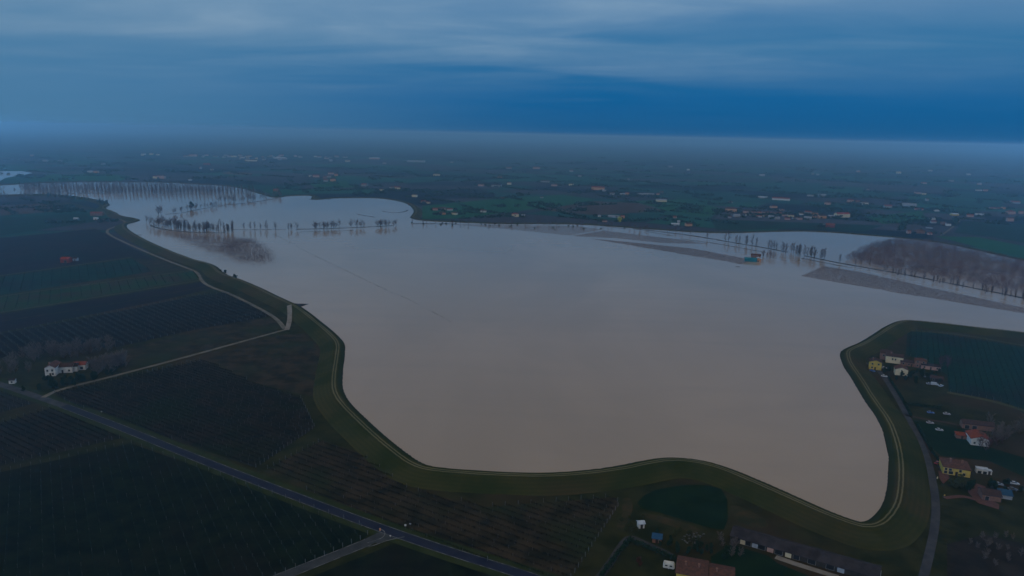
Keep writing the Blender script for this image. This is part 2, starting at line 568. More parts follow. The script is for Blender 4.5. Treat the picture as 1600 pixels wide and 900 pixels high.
mb.poly([(x, y, ZW) for x, y in OUTW])
me = mb.mesh('flood_water', MW)
if me.polygons[0].normal.z < 0:
    me.flip_normals()
tag(link('flood_water', me), kind='structure')
for pl in ([(-300, 270), (0, 267.5), (35, 267.3), (52, 270.5), (36, 273.5), (8, 278), (0, 283), (-300, 287)],):
    mb = MB()
    mb.poly([at(x, y, 0.6) for x, y in pl])
    me = mb.mesh('pond_water', MW)
    if me.polygons[0].normal.z < 0:
        me.flip_normals()
    tag(link('pond_water', me), kind='structure')

# ------------------------------------------------------------------ ground
MG = bpy.data.materials.new('plain')
MG.use_nodes = True
t = MG.node_tree
b = t.nodes['Principled BSDF']
b.inputs['Roughness'].default_value = 0.95
b.inputs['Specular IOR Level'].default_value = 0.02
co = nd(t, 'ShaderNodeTexCoord')
warp = nd(t, 'ShaderNodeTexNoise', i_Scale=0.0012, i_Detail=2)
t.links.new(co.outputs['Object'], warp.inputs['Vector'])


def bricks(rot, sc, bw, rh, off):
    mp = nd(t, 'ShaderNodeMapping')
    mp.inputs['Rotation'].default_value = (0, 0, rot)
    mp.inputs['Location'].default_value = (off, off * 0.7, 0)
    mp.inputs['Scale'].default_value = (sc, sc, 1)
    wv = nd(t, 'ShaderNodeVectorMath', operation='MULTIPLY_ADD')
    t.links.new(warp.outputs['Color'], wv.inputs[0])
    wv.inputs[1].default_value = (160, 160, 0)
    t.links.new(co.outputs['Object'], wv.inputs[2])
    t.links.new(wv.outputs[0], mp.inputs[0])
    br = nd(t, 'ShaderNodeTexBrick', i_Scale=1.0, i_Mortar_Size=0.012, i_Mortar_Smooth=0.2, i_Brick_Width=bw, i_Row_Height=rh, offset=0.37, squash=0.6, squash_frequency=3)
    br.inputs['Color1'].default_value = (0, 0, 0, 1)
    br.inputs['Color2'].default_value = (1, 1, 1, 1)
    br.inputs['Mortar'].default_value = (0.5, 0.5, 0.5, 1)
    t.links.new(mp.outputs[0], br.inputs['Vector'])
    return br


b1 = bricks(0.45, 1 / 420, 1.0, 0.40, 3.3)
b2 = bricks(-0.30, 1 / 520, 1.0, 0.34, 11.7)
vo = nd(t, 'ShaderNodeTexVoronoi', i_Scale=0.0011)
t.links.new(co.outputs['Object'], vo.inputs['Vector'])
vs = nd(t, 'ShaderNodeSeparateColor')
t.links.new(vo.outputs['Color'], vs.inputs[0])
sel = math_n(t, 'GREATER_THAN', vs.outputs[0], 0.5)
pc = mixc(t, sel, b1.outputs['Color'], b2.outputs['Color'])
mo = mixc(t, sel, b1.outputs['Fac'], b2.outputs['Fac'])
fc = ramp(t, pc, [(0.0, (0.012, 0.062, 0.026)), (0.15, (0.060, 0.036, 0.030)), (0.29, (0.006, 0.010, 0.012)), (0.42, (0.075, 0.045, 0.034)),
                  (0.55, (0.022, 0.095, 0.034)), (0.66, (0.010, 0.011, 0.014)), (0.78, (0.095, 0.060, 0.045)), (0.90, (0.016, 0.070, 0.034))], 'CONSTANT')
nn = nd(t, 'ShaderNodeTexNoise', i_Scale=0.02, i_Detail=8, i_Roughness=0.7)
t.links.new(co.outputs['Object'], nn.inputs['Vector'])
fc = mixc(t, 0.30, fc, mixc(t, smooth(t, nn.outputs[0], 0.35, 0.65), (0.009, 0.013, 0.013), (0.028, 0.030, 0.024)))
fc = mixc(t, math_n(t, 'MULTIPLY', mo, 0.6), fc, (0.008, 0.010, 0.010))
fc = mixc(t, 1.0, fc, (0.62, 0.92, 1.55), 'MULTIPLY')  # blue cast put into the field colours, stands in for thicker distance haze
t.links.new(fc, b.inputs['Base Color'])
mb = MB()
mb.poly([(-30000, -1500, 0), (30000, -1500, 0), (30000, 32000, 0), (-30000, 32000, 0)])
tag(mb.build('ground', MG), kind='structure')
mb = MB()
mb.poly([(-1100, 60, 0.03), (900, 60, 0.03), (900, 760, 0.03), (-1100, 1100, 0.03)])
tag(mb.build('grassland_ground', M_GRASS), kind='structure')


def sheet(name, px, m, z=0.08, soft=0):
    p = [at(x, y, z) for x, y in px]
    if soft:
        p = chaikin(p, soft)
    mb = MB()
    mb.poly(p)
    me = mb.mesh(name, m)
    if me.polygons[0].normal.z < 0:
        me.flip_normals()
    return tag(link(name, me), kind='structure')


# fields of the photograph
F_TEAL = [(-60, 441), (0, 433), (205, 404), (240, 424), (0, 461), (-60, 470)]
F_STRIP = [(-60, 474), (0, 465), (300, 424), (316, 435), (0, 488), (-60, 498)]
F_ORCH = [(-40, 530), (0, 522), (210, 482), (300, 463), (355, 457), (425, 494), (300, 516), (190, 541), (60, 553), (-40, 562)]
F_V3 = [(85, 614), (290, 569), (320, 562), (400, 600), (470, 622), (492, 668), (400, 731), (250, 680), (105, 629)]
F_V2 = [(-60, 676), (0, 661), (80, 638), (192, 684), (0, 728), (-60, 742)]
F_V2B = [(-40, 600), (0, 613), (55, 630), (0, 645), (-40, 655)]
F_V1 = [(-60, 752), (0, 738), (205, 693), (585, 828), (565, 843), (430, 902), (330, 950), (-60, 960)]
F_V5 = [(410, 737), (505, 687), (560, 707), (640, 765), (760, 792), (960, 777), (968, 788), (892, 905), (870, 912), (700, 856), (620, 824)]
F_RV = [(1418, 520), (1440, 516), (1600, 543), (1660, 553), (1660, 655), (1600, 645), (1560, 626), (1482, 612), (1480, 585), (1415, 553)]
sheet('field', [(-60, 381), (0, 372), (150, 358), (172, 370), (245, 408), (205, 402), (0, 430), (-60, 438)], M_PLOUGH)
sheet('field', F_TEAL, M_TEAL)
sheet('field', [(208, 404), (250, 411), (300, 422), (243, 424)], M_FALLOW)
sheet('field', F_STRIP, mat('striped grass', (0.012, 0.038, 0.014), (0.022, 0.046, 0.018), 0.02, c3=(0.036, 0.024, 0.018)))
sheet('field', [(-60, 500), (0, 491), (318, 440), (330, 451), (250, 470), (0, 519), (-60, 532)], M_PLOUGH)
sheet('field', F_ORCH, M_VSOIL)
sheet('field', [(195, 545), (385, 501), (430, 497), (440, 513), (290, 555), (190, 582)], M_FALLOW)
sheet('field', [(325, 559), (440, 523), (480, 521), (503, 560), (488, 620), (400, 598)], M_FALLOW)
for F, m in ((F_V3, M_VROW), (F_V2, M_VROW), (F_V2B, M_VROW), (F_V1, M_VGREEN), (F_V5, M_FALLOW), (F_RV, M_TEAL)):
    sheet('field', F, m)
sheet('field', [(632, 843), (820, 904), (800, 970), (380, 970), (475, 906)], M_VGREEN)
sheet('meadow_field', [(990, 792), (1012, 768), (1060, 758), (1100, 757), (1136, 766), (1138, 828), (1110, 826), (1040, 803)], M_LAWN, soft=1)
sheet('lawn_field', [(1142, 850), (1200, 868), (1215, 880), (1290, 910), (1120, 930), (1110, 870)], M_LAWN)
sheet('lawn_field', [(1420, 655), (1510, 672), (1518, 690), (1600, 715), (1600, 745), (1545, 720), (1470, 712), (1450, 695)], M_LAWN)
sheet('dirt_field', [(1138, 786), (1168, 795), (1205, 818), (1192, 828), (1148, 815)], mat('dry grass', (0.050, 0.034, 0.014), (0.022, 0.024, 0.010), 0.12, detail=7), soft=2)
sheet('dry_field', [(968, 780), (985, 776), (990, 790), (984, 812), (968, 832), (962, 822), (975, 800)], MATS['dry grass'], soft=2)
sheet('dry_field', [(1000, 800), (1060, 812), (1105, 832), (1098, 838), (1050, 822), (1002, 808)], MATS['dry grass'], soft=2)
sheet('dry_field', [(1310, 575), (1330, 560), (1356, 548), (1362, 556), (1340, 572)], MATS['dry grass'], soft=2)
sheet('dry_field', [(1380, 530), (1395, 520), (1410, 527), (1400, 540)], mat('reddish earth', (0.055, 0.025, 0.016), (0.03, 0.022, 0.012), 0.1), soft=2)
sheet('dirt_field', [(1480, 850), (1540, 835), (1640, 860), (1660, 920), (1480, 920)], mat('wet soil', (0.014, 0.013, 0.011), (0.028, 0.022, 0.017), 0.1, detail=8))
M_GREENF = mat('bright winter wheat', (0.008, 0.060, 0.026), (0.014, 0.075, 0.030), 0.01)
M_BROWNF = mat('brown stubble', (0.048, 0.030, 0.026), (0.062, 0.040, 0.032), 0.01)
for px, m in (([(40, 279), (70, 273), (150, 271), (205, 275), (190, 282.5), (60, 283)], M_GREENF),
              ([(0, 321), (60, 318), (120, 325), (95, 330), (0, 337)], M_BROWNF), ([(60, 318), (110, 316), (150, 326), (118, 330)], M_FALLOW),
              ([(-40, 345), (0, 341), (130, 333), (150, 346), (0, 368), (-40, 372)], M_TEAL),
              ([(660, 322), (760, 312), (880, 304), (930, 312), (840, 326), (720, 341), (660, 342)], M_GREENF),
              ([(840, 328), (930, 314), (1000, 318), (1040, 330), (930, 336)], M_BROWNF),
              ([(985, 314), (1060, 311), (1140, 328), (1100, 339), (1040, 328)], M_GREENF),
              ([(1110, 342), (1230, 347), (1380, 352), (1350, 362), (1250, 357), (1120, 360)], M_TEAL),
              ([(1460, 369), (1530, 371), (1640, 392), (1640, 408), (1540, 389)], M_GREENF),
              ([(1505, 346), (1640, 352), (1640, 386), (1540, 369), (1490, 364)], M_TEAL),
              ([(1350, 338), (1440, 330), (1450, 345), (1380, 350)], M_GREENF),
              ([(360, 268), (395, 271), (392, 275), (345, 271)], mat('reddish soil', (0.09, 0.045, 0.035))),
              ([(480, 286), (540, 282), (560, 292), (500, 296)], M_GREENF), ([(60, 262), (250, 262), (240, 268), (70, 266)], M_PLOUGH)):
    sheet('field', px, m, z=0.12)


# roads
def ribbon(name, px, width, m, z=0.14, n=3, off=0.0, drape=False, pts=None):
    p = np.array([(ground_at(x, y) if drape else at(x, y, z))[:2] for x, y in px]) if pts is None else np.array(pts)
    p = chaikin(p, n, closed=False)
    tg = np.gradient(p, axis=0)
    tg /= np.linalg.norm(tg, axis=1)[:, None] + 1e-9
    nr = np.stack([-tg[:, 1], tg[:, 0]], 1)
    w = np.broadcast_to(np.asarray(width, float), (len(p),))
    L, Rr = p + nr * (off + w[:, None] / 2), p + nr * (off - w[:, None] / 2)
    zl = np.full(len(p), z)
    zr = zl.copy()
    if drape:
        zl = np.maximum(levee_z(seg_dist(L)), 0) + 0.35
        zr = np.maximum(levee_z(seg_dist(Rr)), 0) + 0.35
    v = [(*a, zz) for a, zz in zip(L, zl)] + [(*a, zz) for a, zz in zip(Rr, zr)]
    k = len(p)
    me = bpy.data.meshes.new(name)
    me.from_pydata(v, [], [(i, i + k, i + k + 1, i + 1) for i in range(k - 1)])
    me.materials.append(m)
    me.update()
    if len(me.polygons) and me.polygons[0].normal.z < 0:
        me.flip_normals()
    return tag(link(name, me), kind='structure')


for pl in ([(-40, 494), (0, 488.5), (160, 463), (318, 437)], [(-40, 470), (0, 463), (150, 443), (302, 422)], [(-40, 436), (0, 431), (205, 402)], [(-40, 378), (0, 370), (160, 356)],
           [(1418, 516), (1500, 522), (1600, 540)], [(1480, 613), (1560, 628), (1640, 655)]):
    ribbon('verge_ground', pl, 4.5, mat('field edge grass', (0.045, 0.050, 0.020), (0.062, 0.056, 0.028), 0.1), 0.13)
for pl in ([(-30, 398), (60, 392), (200, 385)], [(-20, 505), (150, 480), (330, 446)]):
    ribbon('verge_ground', pl, 3, M_FALLOW, 0.12)
ROAD_PX = [(-60, 582), (0, 600), (65, 622), (100, 634), (200, 672), (300, 713), (400, 752), (500, 790), (600, 827), (700, 861), (800, 892), (900, 925)]
ribbon('road', ROAD_PX[:4], 5.6, M_ASPH, 0.14)
ribbon('road', ROAD_PX[3:], 5.8, M_ASPHB, 0.145)
ribbon('verge_ground', ROAD_PX, 13, mat('verge', (0.018, 0.026, 0.008), (0.030, 0.036, 0.012), 0.1), 0.11)
for o_ in (-2.7, 2.7):
    ribbon('road_markings', ROAD_PX[3:], 0.3, M_PAINT, 0.155, off=o_)
SIDE_PX = [(607, 831), (596, 836), (575, 847), (520, 869), (440, 901), (380, 925)]
ribbon('road', SIDE_PX, 5.5, mat('grey asphalt', (0.034, 0.035, 0.036), (0.052, 0.052, 0.052), 0.2, detail=8), 0.135)
sheet('road', [(597, 826), (606, 836), (598, 846), (590, 849), (578, 846), (598, 840), (602, 833), (600, 828)], MATS['grey asphalt'], 0.137)
sheet('road', [(600, 829), (633, 839), (612, 843), (594, 847), (592, 838)], MATS['grey asphalt'], 0.139)
for o_ in (-2.6, 2.6):
    ribbon('road_markings', SIDE_PX[2:], 0.32, M_PAINT, 0.15, off=o_)
ribbon('road_markings', [(592, 826), (600, 829), (602, 834), (598, 840), (588, 844), (574, 848)], 0.35, M_PAINT, 0.16)
ribbon('road_markings', [(632, 838.5), (615, 842), (600, 846), (590, 850), (575, 855)], 0.35, M_PAINT, 0.16)
ribbon('dirt_path', [(67, 621), (90, 609), (180, 587), (290, 558), (395, 529), (446, 515)], 3.4, M_DIRT, 0.15)
ribbon('dirt_path', [(183, 341), (196, 346), (194, 350), (180, 354), (167, 359), (168, 366), (200, 381), (250, 403), (290, 418), (309, 425), (314, 438), (325, 447),
                     (360, 459), (400, 479), (432, 497), (445, 514)], 4.0, M_DIRT, 0.16)
ribbon('dirt_path', [(448, 516), (452, 505), (453, 490), (452, 477)], 4.2, M_DIRT2, drape=True)
ribbon('dirt_path', [(160, 324), (172, 330), (190, 338), (198, 343)], 4.0, M_DIRT2, 0.2)
ribbon('road', [(1350, 566), (1368, 573), (1385, 594), (1402, 622), (1422, 658), (1440, 692), (1452, 724), (1460, 765), (1463, 795), (1460, 830), (1451, 870), (1442, 905), (1432, 940)],
       3.6, M_ASPH, 0.15)
ribbon('dirt_path', [(1414, 648), (1445, 655), (1480, 660), (1505, 666)], 2.6, mat('reddish path', (0.05, 0.032, 0.026), (0.06, 0.04, 0.03), 0.2), 0.15)
ribbon('dirt_path', [(925, 915), (950, 885), (972, 850), (985, 838), (1000, 845), (1050, 868)], 3.4, mat('grey gravel', (0.035, 0.033, 0.032), (0.05, 0.046, 0.044), 0.3), 0.15)
ribbon('dirt_path', [(1212, 870), (1240, 880), (1275, 891), (1310, 902)], 3.2, M_DIRT2, 0.16)
ribbon('brick_path', [(1476, 778), (1492, 776), (1506, 775), (1530, 782)], 2.6, mat('brick paving', (0.085, 0.042, 0.035), (0.11, 0.055, 0.045), 0.5), 0.15)
sheet('brick_path', [(1512, 768), (1514, 758), (1524, 755), (1540, 760), (1541, 776), (1561, 788), (1561, 796), (1528, 786)], MATS['brick paving'], 0.17)
sheet('brick_path', [(1466, 735), (1480, 738), (1484, 747), (1474, 756), (1468, 748)], MATS['brick paving'], 0.17)
for pl, w_ in (([(1470, 368), (1482, 360), (1500, 345)], 3), ([(1040, 288), (1120, 293), (1200, 300)], 5), ([(950, 282), (1010, 285), (1060, 290)], 5),
               ([(1330, 278), (1420, 289), (1560, 300)], 5), ([(880, 270), (940, 276), (1000, 283)], 5)):
    ribbon('road', pl, w_, M_DIRT, 0.2)

# the ramp that runs into the flood
mb = MB()
rp = [at(452, 474, 2.9), at(482, 474.5, 2.62), at(467, 479.5, 2.75), at(470, 480, 2.7)]
top = [at(449, 473.5, 4.0), at(466, 474.3, 3.4), at(483, 474.8, 2.55), at(479, 476, 2.55), at(466, 479, 3.3), at(472, 482, 3.6)]
mb.poly(top)
botm = [(p[0], p[1], 0) for p in top]
for i in range(6):
    mb.poly([top[i], botm[i], botm[(i + 1) % 6], top[(i + 1) % 6]])
tag(mb.build('ramp_ground', M_MUD), kind='structure')

# ------------------------------------------------------------------ low banks standing out of the flood


def bank(px, width, h=0.7, gaps=0.25, name='bank_ground', m=None, seed=1):
    """narrow mounds along a line, each break a real gap"""
    r = random.Random(seed)
    p = chaikin([at(x, y, ZW)[:2] for x, y in px], 2, closed=False)
    dense = []
    for a, b in zip(p[:-1], p[1:]):
        n = max(1, int(np.linalg.norm(b - a) / 5))
        for i in range(n):
            dense.append(a + (b - a) * i / n)
    mb = MB()
    on, left_ = True, r.randint(8, 40)
    prev = None
    for i in range(1, len(dense) - 1):
        tg = dense[i + 1] - dense[i - 1]
        tg /= np.linalg.norm(tg) + 1e-9
        nr = np.array([-tg[1], tg[0]])
        w = width * r.uniform(0.3, 1.0) / 2
        hh = h * r.uniform(0.25, 0.8)
        left_ -= 1
        if left_ <= 0:
            on = r.random() > gaps
            left_ = r.randint(3, 10) if not on else r.randint(8, 40)
        c = dense[i]
        cur = [(*(c + nr * w), ZW - 0.3), (*(c + nr * w * 0.3), ZW + hh), (*(c - nr * w * 0.4), ZW + hh * 0.9), (*(c - nr * w), ZW - 0.3)]
        if on and prev is not None:
            for k in range(3):
                mb.poly([prev[k], prev[k + 1], cur[k + 1], cur[k]])
        prev = cur if on else None
    return tag(mb.build(name, m or M_MUD), kind='structure')


bank([(985, 357), (1050, 364), (1100, 371), (1150, 380), (1200, 388), (1240, 396), (1300, 409), (1340, 416), (1420, 430), (1500, 446), (1600, 466), (1700, 488)], 7, 1.0, 0.1, seed=3)
bank([(1060, 373), (1110, 379), (1160, 388), (1205, 396)], 4, 0.6, 0.3, seed=4)
bank([(1250, 403), (1300, 413), (1340, 420)], 4, 0.6, 0.3, seed=5)
bank([(930, 352), (1000, 360), (1060, 370)], 3, 0.5, 0.6, seed=6)
bank([(458, 358.5), (520, 357), (570, 355), (625, 352)], 6, 0.8, 0.1, seed=7)
bank([(465, 363), (480, 362), (520, 361), (560, 360)], 3, 0.4, 0.6, seed=8)
bank([(640, 349.5), (680, 349), (720, 350)], 5, 0.6, 0.4, seed=9)
bank([(235, 352), (250, 358), (285, 362), (320, 364), (362, 364)], 8, 0.8, 0.05, seed=10)
bank([(362, 358.6), (400, 359.2), (458, 358.5)], 4, 0.6, 0.15, seed=11)
bank([(256, 335), (285, 333), (300, 329), (320, 326), (335, 322), (390, 317), (440, 309)], 5, 0.7, 0.2, seed=12)
bank([(100, 302), (250, 304), (330, 303), (420, 303)], 4, 0.5, 0.5, seed=13)
bank([(196, 366.5), (210, 367.5), (224, 367)], 5, 0.7, 0.0, seed=14)
bank([(482, 312), (500, 311.5), (520, 311)], 9, 0.9, 0.0, seed=15)
bank([(556, 334), (570, 337), (590, 340)], 7, 0.4, 0.3, seed=16)
bank([(597, 330), (615, 333), (632, 331), (638, 328)], 9, 0.4, 0.3, seed=17)
bank([(640, 350), (1000, 352)], 3, 0.4, 0.8, seed=18)

# ------------------------------------------------------------------ stuff in the water


def in_poly(p, poly):
    ins = False
    n = len(poly)
    for i in range(n):
        a, b = poly[i], poly[(i + 1) % n]
        if (a[1] > p[1]) != (b[1] > p[1]) and p[0] < (b[0] - a[0]) * (p[1] - a[1]) / (b[1] - a[1]) + a[0]:
            ins = not ins
    return ins


def scatter(px, n, z=0.0, seed=1):
    poly = [at(x, y, z)[:2] for x, y in px]
    a = np.array(poly)
    r = np.random.default_rng(seed)
    out = []
    while len(out) < n:
        q_ = r.uniform(a.min(0), a.max(0), (n * 2, 2))
        for w in q_:
            if in_poly(w, poly):
                out.append(w)
                if len(out) >= n:
                    break
    return out


def crowns(xy, z0, hts, ntw, spread, low, up, r0, seed, trunk=True, tlen=(.12, .3)):
    """arrays of twig ends for many small bare crowns"""
    r = np.random.default_rng(seed)
    n = len(xy)
    k = np.repeat(np.arange(n), ntw)
    f = r.uniform(low, 1.0, n * ntw)
    ang = r.uniform(0, 2 * np.pi, n * ntw)
    hh = hts[k]
    prof = np.sin(np.clip((f - low) / (1 - low) * .8 + .2, 0, 1) * np.pi) ** .6
    rad = spread * prof * np.sqrt(r.uniform(0, 1, n * ntw)) * hh / hts.mean()
    A = np.column_stack([xy[k, 0] + np.cos(ang) * rad, xy[k, 1] + np.sin(ang) * rad, z0 + hh * f * .9])
    L = hh * r.uniform(tlen[0], tlen[1], n * ntw)
    a2 = ang + r.normal(0, .7, n * ntw)
    out = r.uniform(.1, .7, n * ntw)
    D = np.column_stack([np.cos(a2) * out, np.sin(a2) * out, np.full(n * ntw, up)])
    D /= np.linalg.norm(D, axis=1)[:, None]
    B = A + D * L[:, None]
    ra = np.full(len(A), r0)
    if trunk:
        TA = np.column_stack([xy, np.full(n, z0 - .6)])
        TB = np.column_stack([xy + r.normal(0, .25, xy.shape), z0 + hts * .8])
        A, B = np.vstack([A, TA]), np.vstack([B, TB])
        ra = np.concatenate([ra, np.full(n, r0 * 1.7)])
    return A, B, ra


def saplings(name, px, n, h, m, seed, ntw=9, r0=.03):
    rr = np.random.default_rng(seed)
    P = np.array(scatter(px, n, ZW, seed)) + rr.normal(0, 6, (n, 2))
    P = P[seg_dist(P) < -4]
    A, B, ra = crowns(P, ZW, h * rr.uniform(.5, 1.25, len(P)), ntw, .9, .1, 1.2, r0, seed, True, (.15, .4))
    return tag(link(name, twig_mesh(name, A, B, ra, ra * .35, m)), kind='stuff')


saplings('flooded_saplings', [(345, 379), (392, 374), (410, 384), (422, 400), (420, 408), (405, 411), (370, 407), (352, 396)], 3300, 3.0, M_TWIGR, 21, 9, .024)
saplings('flooded_saplings', [(262, 367), (330, 370), (392, 374), (360, 397), (335, 394), (290, 377)], 3800, 2.6, M_TWIGR, 22, 7, .024)
saplings('flooded_saplings', [(255, 362), (380, 368), (425, 395), (428, 412), (395, 418), (330, 402)], 3000, 2.2, M_TWIGR, 23, 6, .022)


def vine_water(name, px, spacing, d, dens, seed, h=0.5, r0=.06):
    """tops of drowned vines: short canes in rows, dens of them on each metre of row"""
    rr = np.random.default_rng(seed)
    poly = [at(x, y, ZW)[:2] for x, y in px]
    xs = []
    for a, b in rows_in(poly, d, spacing):
        L = np.linalg.norm(b - a)
        n = int(L * dens)
        f = rr.uniform(0, 1, n)
        xs.append(a + (b - a) * f[:, None] + rr.normal(0, 1.3, (len(f), 2)))
    P = np.vstack(xs)
    n = len(P)
    A = np.column_stack([P, np.full(n, ZW - .1)])
    B = np.column_stack([P + rr.normal(0, .22, (n, 2)), ZW + h * rr.uniform(.3, 1.2, n)])
    return tag(link(name, twig_mesh(name, A, B, r0, r0 * .5, M_DROWN)), kind='stuff')


M_DROWN = mat('drowned canes', (0.085, 0.042, 0.042))


def rows_in(poly, d, spacing):
    """segments parallel to the ground direction d inside a polygon"""
    poly = np.asarray(poly, float)
    nr = np.array([-d[1], d[0]])
    s = poly @ nr
    out = []
    k = math.ceil(s.min() / spacing)
    while k * spacing < s.max():
        c = k * spacing
        ts = []
        for i in range(len(poly)):
            a, b = poly[i], poly[(i + 1) % len(poly)]
            sa, sb = a @ nr - c, b @ nr - c
            if (sa > 0) != (sb > 0):
                w = a + (b - a) * sa / (sa - sb)
                ts.append(w @ d)
        ts.sort()
        for j in range(0, len(ts) - 1, 2):
            if ts[j + 1] - ts[j] > 6:
                out.append((nr * c + d * ts[j], nr * c + d * ts[j + 1]))
        k += 1
    return out


RDIR = vp_dir(-1044)          # the main road's direction: most vine rows follow it
BDIR = (lambda a, b: (b - a)[:2] / np.linalg.norm((b - a)[:2]))(at(1252, 432, ZW), at(1600, 490, ZW))
vine_water('flooded_vines', [(1252, 431.5), (1287, 416), (1340, 424), (1450, 449), (1600, 481), (1700, 502), (1700, 512), (1600, 490), (1400, 457)], 2.6, BDIR, 8, 31, .38, .075)
vine_water('flooded_vines', [(893, 369), (943, 360), (990, 366), (1060, 374), (1110, 381), (1040, 380), (960, 372)], 3.0, BDIR, 6, 32, .38, .075)
vine_water('flooded_vines', [(925, 373), (1000, 380), (1080, 388), (1175, 406), (1160, 413), (1060, 396)], 2.6, BDIR, 7.5, 33, .38, .075)
vine_water('flooded_vines', [(700, 350), (900, 353), (940, 359), (890, 368), (800, 359)], 4, BDIR, 5, 34, .4, .07)


def debris(name, px, n, size, m, seed, spread=0.5):
    r = random.Random(seed)
    p = chaikin([at(x, y, ZW)[:2] for x, y in px], 3, closed=False)
    cum = np.concatenate([[0], np.cumsum(np.linalg.norm(np.diff(p, axis=0), axis=1))])
    mb = MB()
    for _ in range(n):
        s = r.random() * cum[-1]
        i = min(len(p) - 2, int(np.searchsorted(cum, s)) - 1) if s > 0 else 0
        w = p[i] + (p[i + 1] - p[i]) * ((s - cum[i]) / max(1e-6, cum[i + 1] - cum[i]))
        x, y = w[0] + r.gauss(0, spread), w[1] + r.gauss(0, spread)
        l, a = size * r.uniform(0.4, 1.6), math.atan2(*(p[i + 1] - p[i])[::-1]) + r.gauss(0, 0.4)
        c, sn = math.cos(a) * l, math.sin(a) * l
        mb.prism((x - c, y - sn, ZW + 0.04), (x + c, y + sn, ZW + 0.06), 0.09, 0.05, 4)
    return tag(mb.build(name, m), kind='stuff')


debris('floating_debris', [(428, 366), (450, 377), (490, 399), (540, 422), (600, 452), (640, 468), (705, 503)], 300, 1.0, mat('wet reed', (0.10, 0.095, 0.09)), 41, 0.6)
debris('floating_debris', [(1290, 408), (1330, 419), (1400, 433), (1470, 450), (1540, 464), (1600, 477)], 700, 1.6, mat('foam', (0.42, 0.40, 0.38)), 42, 0.6)

# ------------------------------------------------------------------ vineyard and orchard rows


def row_mesh(L, h, rs, density, post_step):
    mb = MB()
    n = int(L * density)
    for _ in range(n):
        s = rs.uniform(0, L)
        z0 = rs.uniform(0.2, h * 0.7)
        l = rs.uniform(0.5, 1.1)
        mb.prism((s, rs.gauss(0, .1), z0), (s + rs.uniform(-.7, .7), rs.gauss(0, .25), min(h * 1.05, z0 + l)), 0.045, 0.015)
    s = 1.2
    while s < L - 1:
        mb.prism((s, 0, 0), (s + .05, 0.03, h * .75), 0.06, 0.05)       # vine stem
        s += 2.4
    s = post_step * rs.uniform(.4, 1)
    while s < L - 1:
        if rs.random() < .7:
            mb.box(s - .05, s + .05, -.05, .05, 0, h + rs.uniform(0, .3), 1)
        s += post_step * rs.uniform(.8, 1.2)
    return mb


PM = MB()
PM.box(-.08, .08, -.08, .08, 0, 2.15)
POST_ME = PM.mesh('end_post', M_POST)


def vineyard(px, d, spacing, label, group, cane, h=1.8, density=3.0, post_step=7.0, seed=1, name='vine_row', cat='vine row'):
    rs = random.Random(seed)
    poly = [at(x, y)[:2] for x, y in px]
    n = 0
    for a, b in rows_in(poly, d, spacing):
        L = float(np.linalg.norm(b - a))
        r = thing(name, label, cat, (*a, 0.1), math.atan2(b[1] - a[1], b[0] - a[0]), group)
        row_mesh(L, h, rs, density, post_step).build('trellis', [cane, M_STAKE], r)
        for x in (0.1, L - 0.1):
            p = link('end_post', POST_ME, r)
            p.location = (x, 0, 0)
            p.rotation_euler = (0, rs.gauss(0, .04), 0)
        n += 1
    return n


NROWS = [
    vineyard(F_V1, vp_dir(50), 4.2, 'long vine row in the dark green field left of the white-lined side road', 'vine rows in the bottom left field', M_CANEG, 1.6, 2.2, 9, 1),
    vineyard(F_V3, RDIR, 3.4, 'vine row between the farm track and the blue asphalt road', 'vine rows beside the farm track', M_CANED, 1.5, 6, 6.5, 2),
    vineyard(F_V2, RDIR, 3.6, 'vine row in the brown field below the road fork at left edge', 'vine rows at the left edge', M_CANED, 1.4, 6, 8, 3),
    vineyard(F_V2B, RDIR, 3.6, 'vine row in the small corner plot at left edge above the grass strip', 'vine rows in the corner plot', M_CANE, 1.8, 3, 6, 4),
    vineyard(F_V5, RDIR, 4.2, 'vine row in the brown field between the blue road and the levee', 'vine rows under the levee', M_CANED, 1.4, 7, 9, 5),
    vineyard(F_STRIP, vp_dir(100), 9.0, 'hedge-like row in the striped green strip below the orange barn', 'rows in the striped green strip', M_CANEG, 2.4, 4, 12, 6, 'orchard_row', 'orchard row'),
    vineyard(F_TEAL, vp_dir(100), 9.0, 'dark row in the teal strip right below the orange barn', 'rows in the teal strip', M_CANEG, 2.0, 3, 50, 7, 'orchard_row', 'orchard row'),
    vineyard(F_ORCH, vp_dir(-450), 6.0, 'row of small fruit trees behind the white farmhouse', 'orchard rows behind the white farmhouse', mat('orchard twigs', (0.050, 0.056, 0.046)), 2.8, 4, 10, 8, 'orchard_row', 'orchard row'),
    vineyard(F_RV, vp_dir(1430), 4.2, 'vine row in the dark teal field behind the hamlet on the right', 'vine rows on the right', M_CANEG, 1.8, 2.5, 12, 9),
]

# ------------------------------------------------------------------ trees


